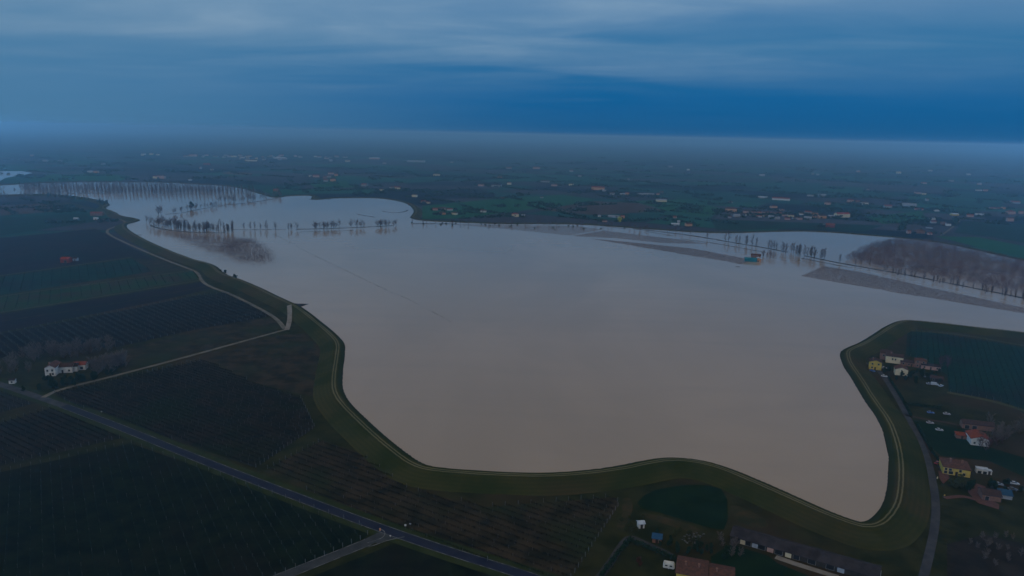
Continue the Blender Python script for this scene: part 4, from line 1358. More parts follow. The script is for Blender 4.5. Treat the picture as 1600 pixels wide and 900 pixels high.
# --- middle distance and far plain: (px, base py, width px, height px, wall, roof, kind, label)
FAR = [
    (680, 329, 8, 4, 'pink', 'red', 'gable', 'pinkish house at the left end of the white-walled far farm'),
    (691, 328.5, 11, 4, 'white', 'terracotta', 'gable', 'long white-walled farm building on the green point'),
    (703, 329, 9, 3, 'white', 'red', 'gable', 'low white farm building with red roof right of the long white one'),
    (691, 335.5, 11, 4, 'orange', 'terracotta', 'hip', 'orange walled house in front of the long white farm building'),
    (709, 335.5, 9, 4, 'cream', 'terracotta', 'hip', 'cream walled house at lower right of the white-walled far farm'),
    (755, 332, 9, 4, 'white', 'terracotta', 'gable', 'lone white house in the green field right of the far farm'),
    (805, 339, 11, 6, 'cream', 'red', 'hip', 'cream house with red hip roof near the far shore'),
    (818, 339, 5, 4, 'white', 'pale', 'gable', 'small white house beside the cream hip-roofed one'),
    (647, 308, 8, 5, 'cream', 'terracotta', 'hip', 'square cream house above the bend of the far shore'),
    (640, 321.5, 5, 3, 'brick', 'terracotta', 'gable', 'small brick hut right at the bend of the far shore'),
    (661, 317, 7, 4, 'pink', 'red', 'gable', 'pink house just below the square cream house'),
    (668, 318, 6, 3, 'cream', 'red', 'gable', 'low cream house right beside the pink house'),
    (611, 294.5, 6, 3, 'white', 'terracotta', 'gable', 'white house at the left of the pale pair beyond the far water'),
    (621, 295.5, 10, 3.5, 'cream', 'red', 'gable', 'cream house at the right of the pale pair beyond the far water'),
    (595, 298, 7, 3, 'cream', 'terracotta', 'hip', 'low beige house below the pale pair beyond the far water'),
    (568, 291, 9, 4, 'white', 'red', 'gable', 'white house under a red roof left of the pale pair'),
    (430, 299, 8, 4, 'brick', 'red', 'gable', 'brick house with red roof by the end of the curved bank'),
    (484, 276, 4, 2.5, 'white', 'pale', 'gable', 'tiny white shed at the left of the red hamlet over the far water'),
    (494, 277, 10, 4, 'pink', 'red', 'gable', 'pinkish house at left in the red hamlet over the far water'),
    (509, 284, 7, 4, 'white', 'red', 'gable', 'white house lowest in the red hamlet over the far water'),
    (514, 277.5, 7, 4, 'white', 'terracotta', 'gable', 'white house in the middle of the red hamlet'),
    (520, 283.5, 8, 5, 'orange', 'red', 'hip', 'orange house at lower right of the red hamlet'),
    (517, 272.5, 9, 4, 'pink', 'terracotta', 'gable', 'pink house at the top of the red hamlet'),
    (525, 275, 5, 4, 'orange', 'red', 'gable', 'slim orange house at the right of the red hamlet'),
    (508, 279, 6, 3, 'brick', 'red', 'gable', 'brick house squeezed between the white ones of the red hamlet'),
    (934, 297, 20, 6, 'orange', 'red', 'gable', 'big long orange building with red roof on the far plain'),
    (944, 299, 6, 2.5, 'white', 'pale', 'gable', 'low white shed below the big long orange building'),
    (956, 304.5, 7, 4, 'white', 'terracotta', 'gable', 'white house right of the big long orange building'),
    (973, 305.5, 8, 3, 'white', 'pale', 'gable', 'low white shed beside the orange house with a red roof'),
    (980, 305, 6, 5, 'orange', 'red', 'gable', 'orange house with red roof right of the low white shed'),
    (1010, 305, 26, 2.5, 'grey', 'pale', 'gable', 'long pale greenhouse on the green far fields'),
    (1028, 304.5, 5, 3, 'pink', 'red', 'gable', 'pink house at the right end of the long greenhouse'),
    (1034, 315.5, 16, 4, 'cream', 'pale', 'gable', 'long cream barn with a pale roof above the wheat field'),
    (960, 340, 22, 2.5, 'grey', 'pale', 'gable', 'long thin pale shed behind the round yellow tree'),
    (945, 347, 8, 3.5, 'pink', 'brown', 'gable', 'pinkish low house left of the round yellow tree'),
    (936, 339, 4, 2.5, 'white', 'pale', 'gable', 'tiny white shed left of the long thin pale shed'),
    (973, 341, 6, 5, 'orange', 'red', 'gable', 'orange house just behind the round yellow tree'),
    (1054, 341, 5, 3.5, 'pink', 'red', 'gable', 'small pink house above the white-walled shore sheds'),
    (1060, 350, 4, 6, 'white', 'pale', 'gable', 'slim tall white building by the far shore'),
    (1055, 352.5, 12, 3, 'grey', 'pale', 'gable', 'low grey shed row by the far shore'),
    (1077, 353.5, 10, 5, 'orange', 'terracotta', 'gable', 'orange house at the right of the shore sheds'),
    (1142, 332, 17, 8, 'orange', 'terracotta', 'hip', 'big orange mansion at the left end of the shore village'),
    (1140, 341, 5, 3.5, 'white', 'terracotta', 'gable', 'little white house below the big orange mansion'),
    (1152, 339, 10, 3.5, 'white', 'pale', 'gable', 'white shed with pale roof right below the big orange mansion'),
    (1210, 325, 10, 4, 'orange', 'terracotta', 'hip', 'orange house standing just behind the shore village'),
    (1220, 313, 26, 4, 'white', 'red', 'gable', 'long white barn with red roof behind the shore village'),
    (1192, 310, 14, 2.5, 'white', 'pale', 'gable', 'low white greenhouse left of the long red-roofed barn'),
    (1286, 307, 12, 3.5, 'white', 'pale', 'gable', 'white shed with pale roof far above the shore village'),
    (1266, 307, 10, 2, 'grey', 'pale', 'gable', 'low grey shed left of the white shed far above the village'),
    (1293, 320, 9, 5, 'pink', 'terracotta', 'hip', 'square pink house above the right of the shore village'),
    (1318, 340, 24, 8, 'cream', 'orange', 'gable', 'large cream hall with orange roof at the right end of the village'),
    (1297, 355.5, 13, 6, 'red', 'red', 'gable', 'red farmhouse alone just below the shore village'),
    (1286, 354, 4, 4, 'white', 'pale', 'gable', 'tiny white house beside the lone red farmhouse'),
    (1329, 316, 9, 5, 'pink', 'red', 'hip', 'pink house with red hip roof left of the lone white house'),
    (1340, 316.5, 6, 3.5, 'brick', 'red', 'gable', 'brick barn touching the pink hip-roofed house'),
    (1352, 320, 10, 5, 'white', 'terracotta', 'hip', 'lone white house with terracotta roof on the right plain'),
    (1388, 325, 11, 4.5, 'white', 'red', 'gable', 'white house with red roof left of the long pale factory'),
    (1421, 322.5, 20, 4, 'grey', 'pale', 'gable', 'long pale factory shed with white roof on the right plain'),
    (1436, 328.5, 12, 2.5, 'pink', 'red', 'gable', 'low pink row right below the long pale factory'),
    (1464, 331, 8, 2.5, 'grey', 'pale', 'gable', 'low grey shed left of the yellow shed'),
    (1493, 337, 11, 3, 'yellow', 'pale', 'gable', 'pale yellow shed among trees on the right plain'),
    (1516, 339, 9, 4, 'pink', 'red', 'gable', 'pink house right of the pale yellow shed'),
    (1531, 337.5, 12, 3, 'grey', 'pale', 'gable', 'long grey shed right of the pink house beyond the wood'),
    (1555, 326.5, 14, 2, 'pink', 'red', 'gable', 'long low pink barn near the right edge'),
    (1569, 327, 6, 4, 'orange', 'red', 'gable', 'orange house at the end of the long low pink barn'),
    (1582, 335, 12, 6, 'pink', 'red', 'hip', 'wide pink house among trees near the right edge'),
    (1579, 346, 9, 7, 'pink', 'terracotta', 'gable', 'tall pink house below the wide pink house'),
    (1596, 334, 6, 5, 'pink', 'red', 'gable', 'red roofed house cut by the right edge'),
    (1587, 318, 14, 3.5, 'white', 'red', 'gable', 'white row house near the right edge upper road'),
    (1576, 317, 4, 3, 'white', 'pale', 'gable', 'tiny white house left of the white row house'),
    (1458, 343.5, 10, 2.5, 'white', 'pale', 'gable', 'upper pale shed in the stack above the wood'),
    (1459, 349, 8, 4, 'white', 'red', 'gable', 'white house in the stack above the wood'),
    (1452, 357, 9, 2.5, 'grey', 'dark', 'gable', 'lower grey shed in the stack above the wood'),
    (1482, 353, 7, 5, 'white', 'brown', 'gable', 'white gabled house beside the pale lane'),
    (1475, 351, 7, 6, 'brick', 'brown', 'hip', 'brown house left of the white gabled house by the lane'),
    (1438, 365, 13, 6, 'brick', 'terracotta', 'hip', 'brick house peeking over the left top of the wood'),
    (1421, 365, 5, 5, 'pink', 'red', 'gable', 'pink gabled house above the top of the wood'),
    (1454, 367, 6, 3.5, 'pink', 'red', 'gable', 'small red roofed house right of the brick one over the wood'),
    (1449, 314, 5, 5, 'white', 'brown', 'gable', 'white gabled house behind the long pale factory'),
    (250, 279, 14, 6, 'pink', 'terracotta', 'hip', 'big pinkish farm above the left poplars'),
    (242, 279, 6, 5, 'cream', 'red', 'gable', 'cream house left of the big pinkish farm'),
    (140, 269.5, 8, 2.5, 'white', 'pale', 'gable', 'low white shed over the left green field'),
    (149, 270, 7, 3.5, 'orange', 'terracotta', 'gable', 'orange house over the left green field'),
    (70, 252.5, 7, 2.2, 'white', 'pale', 'gable', 'white factory shed in the left haze'),
    (93, 252.5, 6, 2, 'white', 'pale', 'gable', 'smaller white shed right of the white factory in the haze'),
    (392, 252, 18, 3, 'cream', 'terracotta', 'gable', 'long beige hall in front of the hazy town'),
    (302, 244.5, 11, 4, 'pink', 'red', 'gable', 'pink house at the left of the hazy town'),
    (323, 258, 10, 3.5, 'red', 'red', 'gable', 'red house just below the hazy town'),
    (437, 248.5, 18, 3, 'white', 'pale', 'gable', 'broad white warehouse in the hazy town'),
    (585, 249, 16, 3, 'pink', 'pale', 'gable', 'long pinkish warehouse right of the hazy town'),
    (650, 253.5, 28, 3, 'white', 'pale', 'gable', 'very long white warehouse in the centre haze'),
    (706, 255, 5, 2.5, 'white', 'pale', 'gable', 'small white house right of the very long warehouse'),
    (795, 264, 9, 3, 'white', 'red', 'gable', 'white double house in the centre haze'),
    (682, 274.5, 10, 3, 'cream', 'terracotta', 'gable', 'beige farm in the centre of the plain'),
    (838, 264, 11, 4, 'pink', 'terracotta', 'hip', 'pink farm far out over the green fields'),
    (893, 268.5, 6, 3, 'white', 'red', 'gable', 'small white house far over the orange building'),
    (906, 276.5, 5, 2.5, 'white', 'pale', 'gable', 'tiny white shed above the big long orange building'),
    (852, 285, 14, 3.5, 'white', 'brown', 'gable', 'white farm row up the plain left of the orange building'),
    (866, 291, 9, 4, 'pink', 'brown', 'gable', 'pinkish farm below the white farm row'),
    (892, 290, 7, 4, 'cream', 'brown', 'gable', 'cream farm left of the big long orange building'),
    (781, 278.5, 7, 3, 'orange', 'terracotta', 'gable', 'orange farmhouse left of the pink farm on the plain'),
    (775, 292, 16, 4, 'grey', 'brown', 'gable', 'grey farm barns in trees above the green field'),
    (795, 288.5, 6, 4, 'cream', 'red', 'gable', 'cream house right of the grey farm barns'),
    (751, 291, 9, 4, 'pink', 'brown', 'gable', 'pinkish farm left of the grey farm barns'),
    (1047, 261.5, 6, 2.5, 'white', 'pale', 'gable', 'white speck of a house high above the pale road'),
    (1191, 275.5, 8, 3, 'white', 'pale', 'gable', 'white house high above the shore village'),
    (1270, 273, 4, 3.5, 'white', 'pale', 'gable', 'taller of two white houses high on the right plain'),
    (1278, 274, 4, 2.5, 'white', 'pale', 'gable', 'lower of two white houses high on the right plain'),
    (1404, 271, 7, 4, 'cream', 'terracotta', 'hip', 'square beige house in the right haze'),
    (1341, 269, 6, 3, 'pink', 'pale', 'gable', 'pink house in the right haze'),
    (1454, 267.5, 6, 2, 'white', 'pale', 'gable', 'low white shed in the right haze'),
    (1487, 284, 8, 2.5, 'white', 'pale', 'gable', 'bright white shed above the right farms'),
    (1444, 287.5, 8, 3, 'pink', 'red', 'gable', 'pink farm left of the bright white shed'),
    (1514, 273.5, 5, 2, 'white', 'pale', 'gable', 'white speck of a shed in the far right haze'),
    (1530, 298.5, 8, 2, 'white', 'pale', 'gable', 'low white shed left of the pink twin house'),
    (1540, 299, 6, 3.5, 'pink', 'red', 'gable', 'pink twin house on the far right plain'),
    (1435, 303, 9, 3.5, 'pink', 'brown', 'gable', 'pinkish farm above the long pale factory'),
    (1444, 304, 6, 3, 'cream', 'brown', 'gable', 'cream farm touching the pinkish one above the factory'),
]
rb_ = random.Random(5)
used_labels = set()


def far_house(px, py, wpx, hpx, wall, roof, kind, label, group=None, cat=None):
    s = mpp(py, px)
    w, tot = wpx * s, max(3.0, hpx * s * 1.12)
    d_ = min(w, max(6, w * .6)) if w < 18 else rb_.uniform(9, 13)
    h = max(2.6, tot * .62)
    c = cat or ('warehouse' if 'warehouse' in label else 'shed' if 'shed' in label else 'greenhouse' if 'greenhouse' in label else 'barn' if 'barn' in label else
                'farm building' if 'farm' in label else 'hall' if 'hall' in label else 'house' if 'house' in label else 'building')
    nm = {'farm building': 'farm_building'}.get(c, c)
    near_ = s < 1.25
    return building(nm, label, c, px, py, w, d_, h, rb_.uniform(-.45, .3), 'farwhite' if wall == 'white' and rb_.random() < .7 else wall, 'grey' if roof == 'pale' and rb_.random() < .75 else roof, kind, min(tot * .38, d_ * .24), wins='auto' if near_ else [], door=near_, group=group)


for f in FAR:
    assert f[-1] not in used_labels, f[-1]
    used_labels.add(f[-1])
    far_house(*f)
# village houses packed together
VIL = {'white': 'small white house packed in the shore village', 'pink': 'pinkish house packed in the shore village',
       'cream': 'cream house packed in the shore village', 'orange': 'orange house packed in the shore village'}
vl = [(1166, 333, 9, 5, 'pink'), (1178, 334, 8, 4, 'pink'), (1168, 337, 6, 2.5, 'white'), (1176, 338, 8, 2.5, 'white'), (1186, 339.5, 8, 2.5, 'white'), (1195, 334, 7, 4, 'pink'),
      (1202, 335, 7, 4, 'white'), (1210, 335, 7, 4, 'pink'), (1218, 335.5, 7, 4, 'orange'), (1204, 340.5, 8, 3.5, 'white'), (1215, 343, 7, 4, 'white'), (1196, 339, 6, 3, 'cream'),
      (1226, 338, 7, 3, 'pink'), (1236, 339, 9, 4, 'cream'), (1230, 343.5, 8, 3, 'pink'), (1242, 342.5, 7, 3, 'white'), (1250, 343.5, 8, 4, 'pink'), (1252, 336, 6, 3.5, 'white'),
      (1262, 334, 10, 4, 'white'), (1262, 343, 11, 4, 'white'), (1274, 336, 9, 4.5, 'orange'), (1275, 341, 9, 4, 'orange'), (1286, 341.5, 12, 6, 'orange'), (1299, 340.5, 9, 4, 'white'),
      (1308, 340, 4, 4, 'white'), (1187, 334, 6, 3.5, 'orange'), (1222, 329.5, 7, 3.5, 'pink')]
for x, y, w, h, c in vl:
    far_house(x, y, w, h, c, rb_.choice(['red', 'terracotta', 'terracotta', 'brown']) if c != 'white' or rb_.random() < .6 else 'pale', 'gable', VIL[c], c + ' houses in the shore village', 'house')
# hazy town and remote specks
for i in range(48):
    x = rb_.gauss(400, 75)
    y = 243.5 + abs(rb_.gauss(0, 4)) + (x - 400) * .012
    far_house(x, y, rb_.uniform(3, 8), rb_.uniform(2, 3.2), rb_.choice(['white', 'pink', 'cream', 'white']), rb_.choice(['red', 'pale', 'terracotta']), 'gable',
              'tiny pale building in the hazy town at upper left', 'buildings of the hazy town', 'house')
for i in range(14):
    x = rb_.uniform(0, 1600)
    hy = HL + (HR - HL) * x / IMW
    y = hy + rb_.uniform(44, 105)
    p_ = at(x, y)
    if seg_dist(p_[None, :2])[0] < 80:
        continue
    far_house(x, y, rb_.uniform(3, 6.5), rb_.uniform(2, 3.2), rb_.choice(['white', 'pink', 'cream', 'brick', 'grey']), rb_.choice(['red', 'brown', 'terracotta', 'pale']), 'gable',
              'tiny lone house lost among the far dark fields', 'lone houses on the far plain', 'house')

for x, y, w, h in [f[:4] for f in FAR] + [v[:4] for v in vl]:
    sc_ = mpp(y, x)
    for i in range(rw.choice([0, 1, 2, 3, 4])):
        dx = (w / 2 + rw.uniform(1, 5)) * rw.choice([-1, 1])
        p_ = at(x + dx, y - rw.uniform(0, 1.5))
        if seg_dist(p_[None, :2])[0] > 28:
            for j in range(rw.randint(2, 5)):
                clump(p_[0] + rw.gauss(0, 4), p_[1] + rw.gauss(0, 6), rw.uniform(1.4, 3.0))
tag(mb.build('far_hedges', M_LEAF), kind='stuff')

# ------------------------------------------------------------------ yellow tree, garden trees, hedges
tree(GOLD, 968, 347.5, 'round bright yellow tree by the far shore', sc=1.0, name='yellow_tree')
line_trees(GARD, [(10, 585), (40, 575), (60, 560), (150, 552), (175, 548)], 40, 'bare tree in the dark grove behind the white farmhouse', 'grove behind the white farmhouse', z=0, sc=.85, jx=10, jy=5)
line_trees(GARD, [(143, 581), (158, 578), (192, 570)], 24, 'pale bare tree right of the red roofed farm wing', 'bare trees right of the left farm', z=0, sc=.85, jx=5, jy=4)
line_trees(EVER, [(60, 592), (72, 596), (90, 600), (135, 588)], 16, 'dark garden tree close around the white farmhouse', 'garden trees round the white farmhouse', z=0, sc=.5, jx=6, jy=3, name='garden_tree')
line_trees(REDB, [(1515, 700), (1545, 705), (1560, 690)], 8, 'bare garden tree beside the white gable house', 'bare trees beside the white gable house', z=0, sc=.55, jx=6, jy=4)
line_trees(EVER, [(1520, 757), (1548, 760), (1590, 768)], 12, 'dark shrub in the yards right of the yellow villa', 'shrubs right of the yellow villa', z=0, sc=.42, jx=8, jy=5, name='garden_tree')
line_trees(EVER, [(1400, 580), (1420, 582), (1470, 590), (1480, 600)], 14, 'dark shrub in the hamlet yards', 'shrubs in the hamlet yards', z=0, sc=.42, jx=6, jy=3, name='garden_tree')
line_trees(OLIV, [(80, 602), (105, 600), (118, 597)], 7, 'olive brown bush in front of the white farmhouse', 'bushes before the white farmhouse', z=0, sc=.7, jx=4, jy=2, name='olive_bush')
line_trees(EVER, [(40, 612), (95, 606), (150, 592), (200, 578)], 16, 'dark evergreen tree in the hedge line along the farm track', 'evergreens along the farm track', z=0, sc=.6, jx=4, jy=1.5, name='evergreen_tree')
line_trees(EVER, [(1405, 595), (1430, 592), (1455, 590)], 9, 'dark garden tree below the right hamlet', 'garden trees below the hamlet', z=0, sc=.55, jx=5, jy=3, name='garden_tree')
line_trees(EVER, [(1374, 582), (1390, 580)], 4, 'dark garden tree between the yellow and cream houses', 'garden trees by the yellow house', z=0, sc=.55, jx=4, jy=2, name='garden_tree')
line_trees(REDB, [(1465, 575), (1490, 575)], 6, 'bare tree at the right end of the hamlet', 'bare trees right of the hamlet', z=0, sc=.7, jx=6, jy=3)
line_trees(GARD, [(1550, 680), (1590, 690), (1600, 670)], 16, 'reddish bare tree in the thicket right of the white gable house', 'thicket right of the white gable house', z=0, sc=.7, jx=12, jy=10)
line_trees(OLIV, [(1484, 760), (1500, 756), (1505, 766)], 5, 'olive green tree in front of the yellow villa', 'trees before the yellow villa', z=0, sc=.75, jx=4, jy=3, name='olive_tree')
line_trees(EVER, [(1510, 770), (1516, 765)], 2, 'dark round tree at the edge of the brick courtyard', 'dark trees by the courtyard', z=0, sc=.6, jx=2, jy=1, name='garden_tree')
line_trees(RUST, [(998, 878)], 1, 'rusty leaved round tree inside the bottom hedge', None, z=0, sc=.8, jx=.1, jy=.1, name='rusty_tree') if False else tree(RUST, 998, 884, 'rusty leaved round tree inside the bottom hedge', sc=.75, name='rusty_tree')
line_trees(GARD, [(1530, 850), (1600, 880)], 16, 'reddish bush in the rough ground at the bottom right corner', 'bushes at the bottom right corner', z=0, sc=.3, jx=18, jy=12, name='bare_bush')
line_trees(EVER, [(1010, 836), (1040, 850), (1065, 868), (1100, 862), (1125, 872)], 22, 'dark shrub in the garden between the blue-roofed shed and the big terracotta house', 'shrubs of the bottom garden', z=0, sc=.34, jx=10, jy=5, name='garden_tree')
line_trees(GARD, [(1135, 850), (1150, 870), (1180, 885)], 7, 'small bare tree on the lawn before the very long barn', 'bare trees before the long barn', z=0, sc=.4, jx=8, jy=6)
line_trees(OLIV, [(975, 800), (985, 830), (1000, 812)], 8, 'olive bush on the dry grass beside the white hut', 'bushes by the white hut', z=0, sc=.35, jx=8, jy=6, name='olive_bush')
line_trees(OLIV, [(1060, 838), (1100, 850)], 6, 'low olive bush around the rubble garden', 'bushes around the rubble garden', z=0, sc=.4, jx=10, jy=7, name='olive_bush')
line_trees(BUSH, [(640, 350), (720, 352), (1000, 358)], 26, 'half submerged dark bush along the far shallows', 'half submerged bushes', z=ZW - .4, sc=1.0, jx=5, jy=1.6, name='drowned_bush')
line_trees(BUSH, [(384, 445), (341, 418), (347, 426)], 4, 'dark bush on the levee bend above the track junction', 'bushes on the levee bend', z=ZW, sc=1.2, jx=1, jy=1, name='levee_bush')


def hedge(px, w, h, label, m=M_LEAF, seed=1):
    r = random.Random(seed)
    p = [at(x, y)[:2] for x, y in px]
    mb = MB()
    for a, b in zip(p[:-1], p[1:]):
        L = np.linalg.norm(b - a)
        for i in range(int(L * 26)):
            c = a + (b - a) * r.random()
            v = Vector((c[0] + r.gauss(0, w * .28), c[1] + r.gauss(0, w * .28), h * (r.random() ** .6)))
            n_ = Vector((r.gauss(0, 1), r.gauss(0, 1), r.gauss(.3, 1))).normalized()
            t1 = n_.orthogonal().normalized() * .35
            t2 = n_.cross(t1).normalized() * .3
            mb.poly([v - t1, v - t2, v + t1, v + t2])
    return tag(mb.build('hedge', m), label, 'hedge')


hedge([(938, 905), (962, 872), (985, 845)], 1.6, 2.2, 'dark clipped hedge left of the rusty tree along the gravel lane', seed=1)
hedge([(985, 847), (1030, 866), (1062, 880)], 1.6, 2.2, 'dark clipped hedge above the rusty tree running to the big house', seed=2)
hedge([(1470, 640), (1440, 636), (1414, 632)], 1.6, 2, 'dark hedge between the hamlet lawn and the reddish path', seed=3)
hedge([(1388, 590), (1410, 625), (1424, 652)], 1.2, 1.6, 'dark ditch hedge along the right-hand road by the hamlet', seed=4)
hedge([(1432, 664), (1455, 705), (1468, 722)], 1.2, 1.6, 'dark ditch hedge along the road above the yellow villa', seed=5)

# ------------------------------------------------------------------ cars
CARM = {c: mat('car paint ' + c, v, rough=.35, spec=.5) for c, v in
        {'white': (.32, .33, .35), 'dark': (.03, .03, .035), 'blue': (.03, .10, .30), 'red': (.25, .015, .02), 'grey': (.16, .18, .22), 'pale': (.28, .25, .25)}.items()}
M_TYRE = mat('tyre', (.012, .012, .012))
M_RIM = mat('wheel rim', (.35, .35, .36), rough=.4)
M_LAMP = mat('lamp glass', (.5, .5, .48), rough=.2)


def loft(sections):
    """closed tube through y-z sections (half profile mirrored) given as (x, halfwidth, z0, z1)"""
    mb = MB()
    prev = None
    for x, hw, z0, z1 in sections:
        cur = [(x, -hw, z0), (x, hw, z0), (x, hw * 1.0, (z0 + z1) / 2), (x, hw * .86, z1), (x, -hw * .86, z1), (x, -hw, (z0 + z1) / 2)]
        if prev:
            for i in range(6):
                j = (i + 1) % 6
                mb.poly([prev[i], prev[j], cur[j], cur[i]])
        else:
            mb.poly(cur[::-1])
        prev = cur
    mb.poly(prev)
    return mb


def car_meshes(van):
    if van:
        body = loft([(-2.4, .85, .35, 1.0), (-2.35, .95, .3, 1.9), (1.2, .95, .3, 2.0), (1.9, .93, .3, 1.25), (2.45, .88, .35, .95)])
        glass = loft([(1.22, .90, 1.25, 1.93), (1.72, .90, 1.25, 1.45)])
    else:
        body = loft([(-2.1, .78, .4, .85), (-2.0, .86, .3, .95), (-1.2, .88, .28, .98), (.9, .88, .28, .95), (1.9, .84, .3, .78), (2.1, .76, .4, .65)])
        glass = loft([(-1.75, .74, .93, .96), (-1.2, .76, .93, 1.42), (.1, .76, .93, 1.44), (.95, .74, .92, .97)])
    roof_ = MB()
    roof_.box(-1.15, .1, -.62, .62, 1.445, 1.48) if not van else roof_.box(-2.3, 1.15, -.78, .78, 2.003, 2.03)
    wh, rim = MB(), MB()
    n = 12
    for y in (-.1, .1):
        wh.poly([(math.cos(2 * math.pi * i / n) * .32, y, math.sin(2 * math.pi * i / n) * .32) for i in range(n)][::(1 if y > 0 else -1)])
        rim.poly([(math.cos(2 * math.pi * i / n) * .19, y * 1.08, math.sin(2 * math.pi * i / n) * .19) for i in range(n)][::(1 if y > 0 else -1)])
    for i in range(n):
        a, b_ = 2 * math.pi * i / n, 2 * math.pi * (i + 1) / n
        wh.poly([(math.cos(a) * .32, -.1, math.sin(a) * .32), (math.cos(b_) * .32, -.1, math.sin(b_) * .32), (math.cos(b_) * .32, .1, math.sin(b_) * .32), (math.cos(a) * .32, .1, math.sin(a) * .32)])
    la = MB()
    la.box(0, .05, -.18, .18, -.07, .07)
    return body, glass, roof_, wh.mesh('tyre', M_TYRE), rim.mesh('rim', M_RIM), la.mesh('headlight', M_LAMP)


CB = {v: car_meshes(v) for v in (False, True)}


def car(px, py, yaw, color, label, van=False):
    body, glass, roof_, wm, rm, lm = CB[van]
    p = at(px, py)
    c = thing('parked_van' if van else 'parked_car', label, 'van' if van else 'car', (p[0], p[1], .16), yaw)
    body.build('body', CARM[color], c)
    glass.build('window_band', M_GLASS, c)
    roof_.build('roof', CARM[color], c)
    for x in (-1.35, 1.35):
        for y in (-.82, .82):
            w = link('tyre', wm, c)
            w.location = (x, y, .32)
            link('rim', rm, w)
    for y in (-.55, .55):
        l = link('headlight', lm, c)
        l.location = ((2.05 if not van else 2.4), y, .62 if not van else .7)
    return c


car(1363, 580.5, RA(-60), 'blue', 'bright blue car in front of the yellow house')
car(1381, 576, RA(-20), 'pale', 'pale pink car right of the yellow house')
car(1381.5, 589, RA(-25), 'white', 'white car by the start of the right-hand road')
car(1460, 602, RA(-15), 'white', 'white van parked below the right hamlet', True)
car(1452, 601, RA(-15), 'grey', 'blue-grey car left of the white van')
car(1470, 604, RA(30), 'white', 'white car right of the white van')
car(1444.5, 589, RA(60), 'grey', 'grey car in the yard above the blue-grey car')
car(1467.5, 673, RA(-10), 'white', 'white car alone on the lawn left of the low brown barn')
car(1453, 662, RA(-10), 'pale', 'pale car beside the reddish path')
car(1454, 646, RA(-10), 'blue', 'blue car near the middle of the dark garden')
car(1479, 648, RA(-10), 'pale', 'pale car right of the blue car in the dark garden')
car(1465, 725, RA(30), 'red', 'dark red car left of the yellow villa')
car(1473, 730, RA(40), 'blue', 'blue car between the red car and the yellow villa')
car(1585, 757, RA(-20), 'white', 'white car at the right edge above the lean-to')
car(1560, 758, RA(-20), 'grey', 'grey car right of the small white box shed')
car(1582, 766, RA(-20), 'dark', 'dark car just below the white car at the right edge')


def caravan(px, py, yaw, L, label):
    p = at(px, py)
    c = thing('caravan', label, 'caravan', (p[0], p[1], .15), yaw)
    mb = loft([(-L / 2, 1.0, .6, 1.9), (-L / 2 + .25, 1.15, .45, 2.5), (L / 2 - .5, 1.15, .45, 2.6), (L / 2, 1.05, .7, 1.7)])
    mb.build('body', WALLS['white'], c)
    for y in (-1.17, 1.17):
        for x in (-L * .22, L * .18):
            w = MB()
            w.box(x - .5, x + .5, min(y, y * .99), max(y, y * .99), 1.3, 1.9)
            w.build('window', M_GLASS, c)
        t_ = link('tyre', CB[False][3], c)
        t_.location = (0, y * .85, .32)
        link('rim', CB[False][4], t_)
    h = MB()
    h.prism((L / 2 - .1, 0, .6), (L / 2 + 1.1, 0, .5), .06, .05, 6)
    h.build('tow_bar', M_TYRE, c)
    return c


caravan(1045, 888, RA(-17), 4.6, 'white caravan beside the bottom hedge left of the big terracotta roof')
caravan(1259, 870, RA(-22), 6.2, 'long white caravan against the back of the very long barn')
caravan(1371, 900, RA(60), 3.6, 'short white caravan at the right end of the very long barn')

# ------------------------------------------------------------------ small things


def post_sign(px, py, h, w, hh, m, label, name='road_sign', cat='sign', yaw=0.0):
    p = at(px, py)
    s = thing(name, label, cat, (p[0], p[1], .1), yaw)
    mb = MB()
    mb.prism((0, 0, 0), (0, 0, h), .05, .05, 6, cap=True)
    mb.build('post', M_POST, s)
    mb = MB()
    mb.box(-w / 2, w / 2, -.09, -.055, h - hh, h + .05)
    mb.build('plate', m, s)


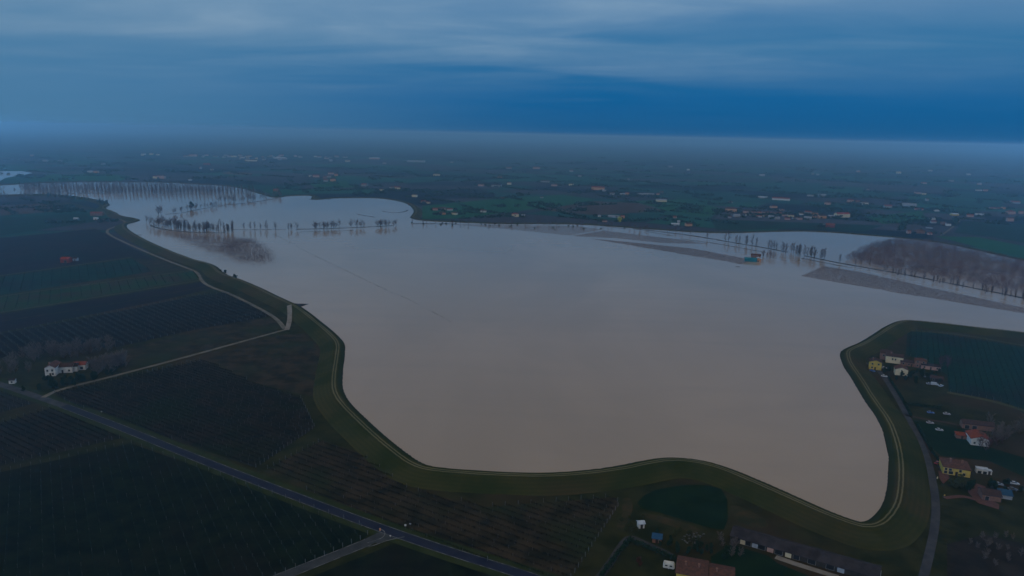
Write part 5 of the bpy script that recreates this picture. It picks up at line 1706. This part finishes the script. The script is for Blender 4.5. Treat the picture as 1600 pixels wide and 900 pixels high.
post_sign(633.5, 826.5, 2.2, .9, .9, WALLS['white'], 'white sign on the far side of the road junction')
post_sign(641, 823, 1.6, .9, .5, WALLS['grey'], 'small grey sign right of the white junction sign')
post_sign(594, 832, 2.0, .7, 1.2, WALLS['orange'], 'orange sign in the inner corner of the road junction')
post_sign(610, 841, 1.4, .6, .6, WALLS['white'], 'white sign on the triangle of the road junction')
post_sign(159, 646.5, 1.6, .7, .6, WALLS['white'], 'white marker beside the blue road by the vine rows')
post_sign(1475, 778.5, 1.8, .8, .5, WALLS['yellow'], 'yellowish sign at the mouth of the brick courtyard')
post_sign(1464, 750, 1.7, .6, 1.0, WALLS['cream'], 'pale gate panel on the road below the yellow villa')
post_sign(764, 750, 1.6, .6, .8, WALLS['grey'], 'grey marker board on the grass below the central levee')

mb = MB()
rr = random.Random(9)
for x, y in scatter([(1063, 842), (1078, 830), (1100, 834), (1094, 850), (1068, 850)], 55, 0, 9):
    s = rr.uniform(.15, .5)
    mb.box(x - s, x + s, y - s * .7, y + s * .7, 0, s * rr.uniform(.5, 1.2))
tag(mb.build('rubble', mat('garden rubble', (.04, .04, .038), (.11, .105, .1), .6)), kind='stuff')

# drifting tree trunk seen near the teal shed
pD = at(1153, 417, ZW)
mb = MB()
mb.prism((-3, 0, 0), (3, .4, .1), .45, .3, 7, cap=True)
mb.prism((1, 0, .1), (2.2, 1.3, .6), .15, .05, 5)
mb.prism((-.5, 0, .1), (.3, -1.2, .7), .13, .05, 5)
o = mb.build('drift_log', M_MUD)
o.location = pD
tag(o, 'dark drifting log in the open water left of the teal shed', 'log')

# ------------------------------------------------------------------ haze
mb = MB()
mb.box(-31000, 31000, -2000, 33000, -1.5, HCAM + 13)
MH = bpy.data.materials.new('haze air')
MH.use_nodes = True
t = MH.node_tree
t.nodes.clear()
pv = nd(t, 'ShaderNodeVolumePrincipled')
pv.inputs['Color'].default_value = (0.50, 0.82, 1.0, 1)
pv.inputs['Density'].default_value = 1.75e-4
pv.inputs['Anisotropy'].default_value = 0.7
ou = nd(t, 'ShaderNodeOutputMaterial')
t.links.new(pv.outputs[0], ou.inputs['Volume'])
tag(mb.build('haze', MH), kind='stuff')
print('rows', NROWS, 'objects', len(bpy.data.objects))
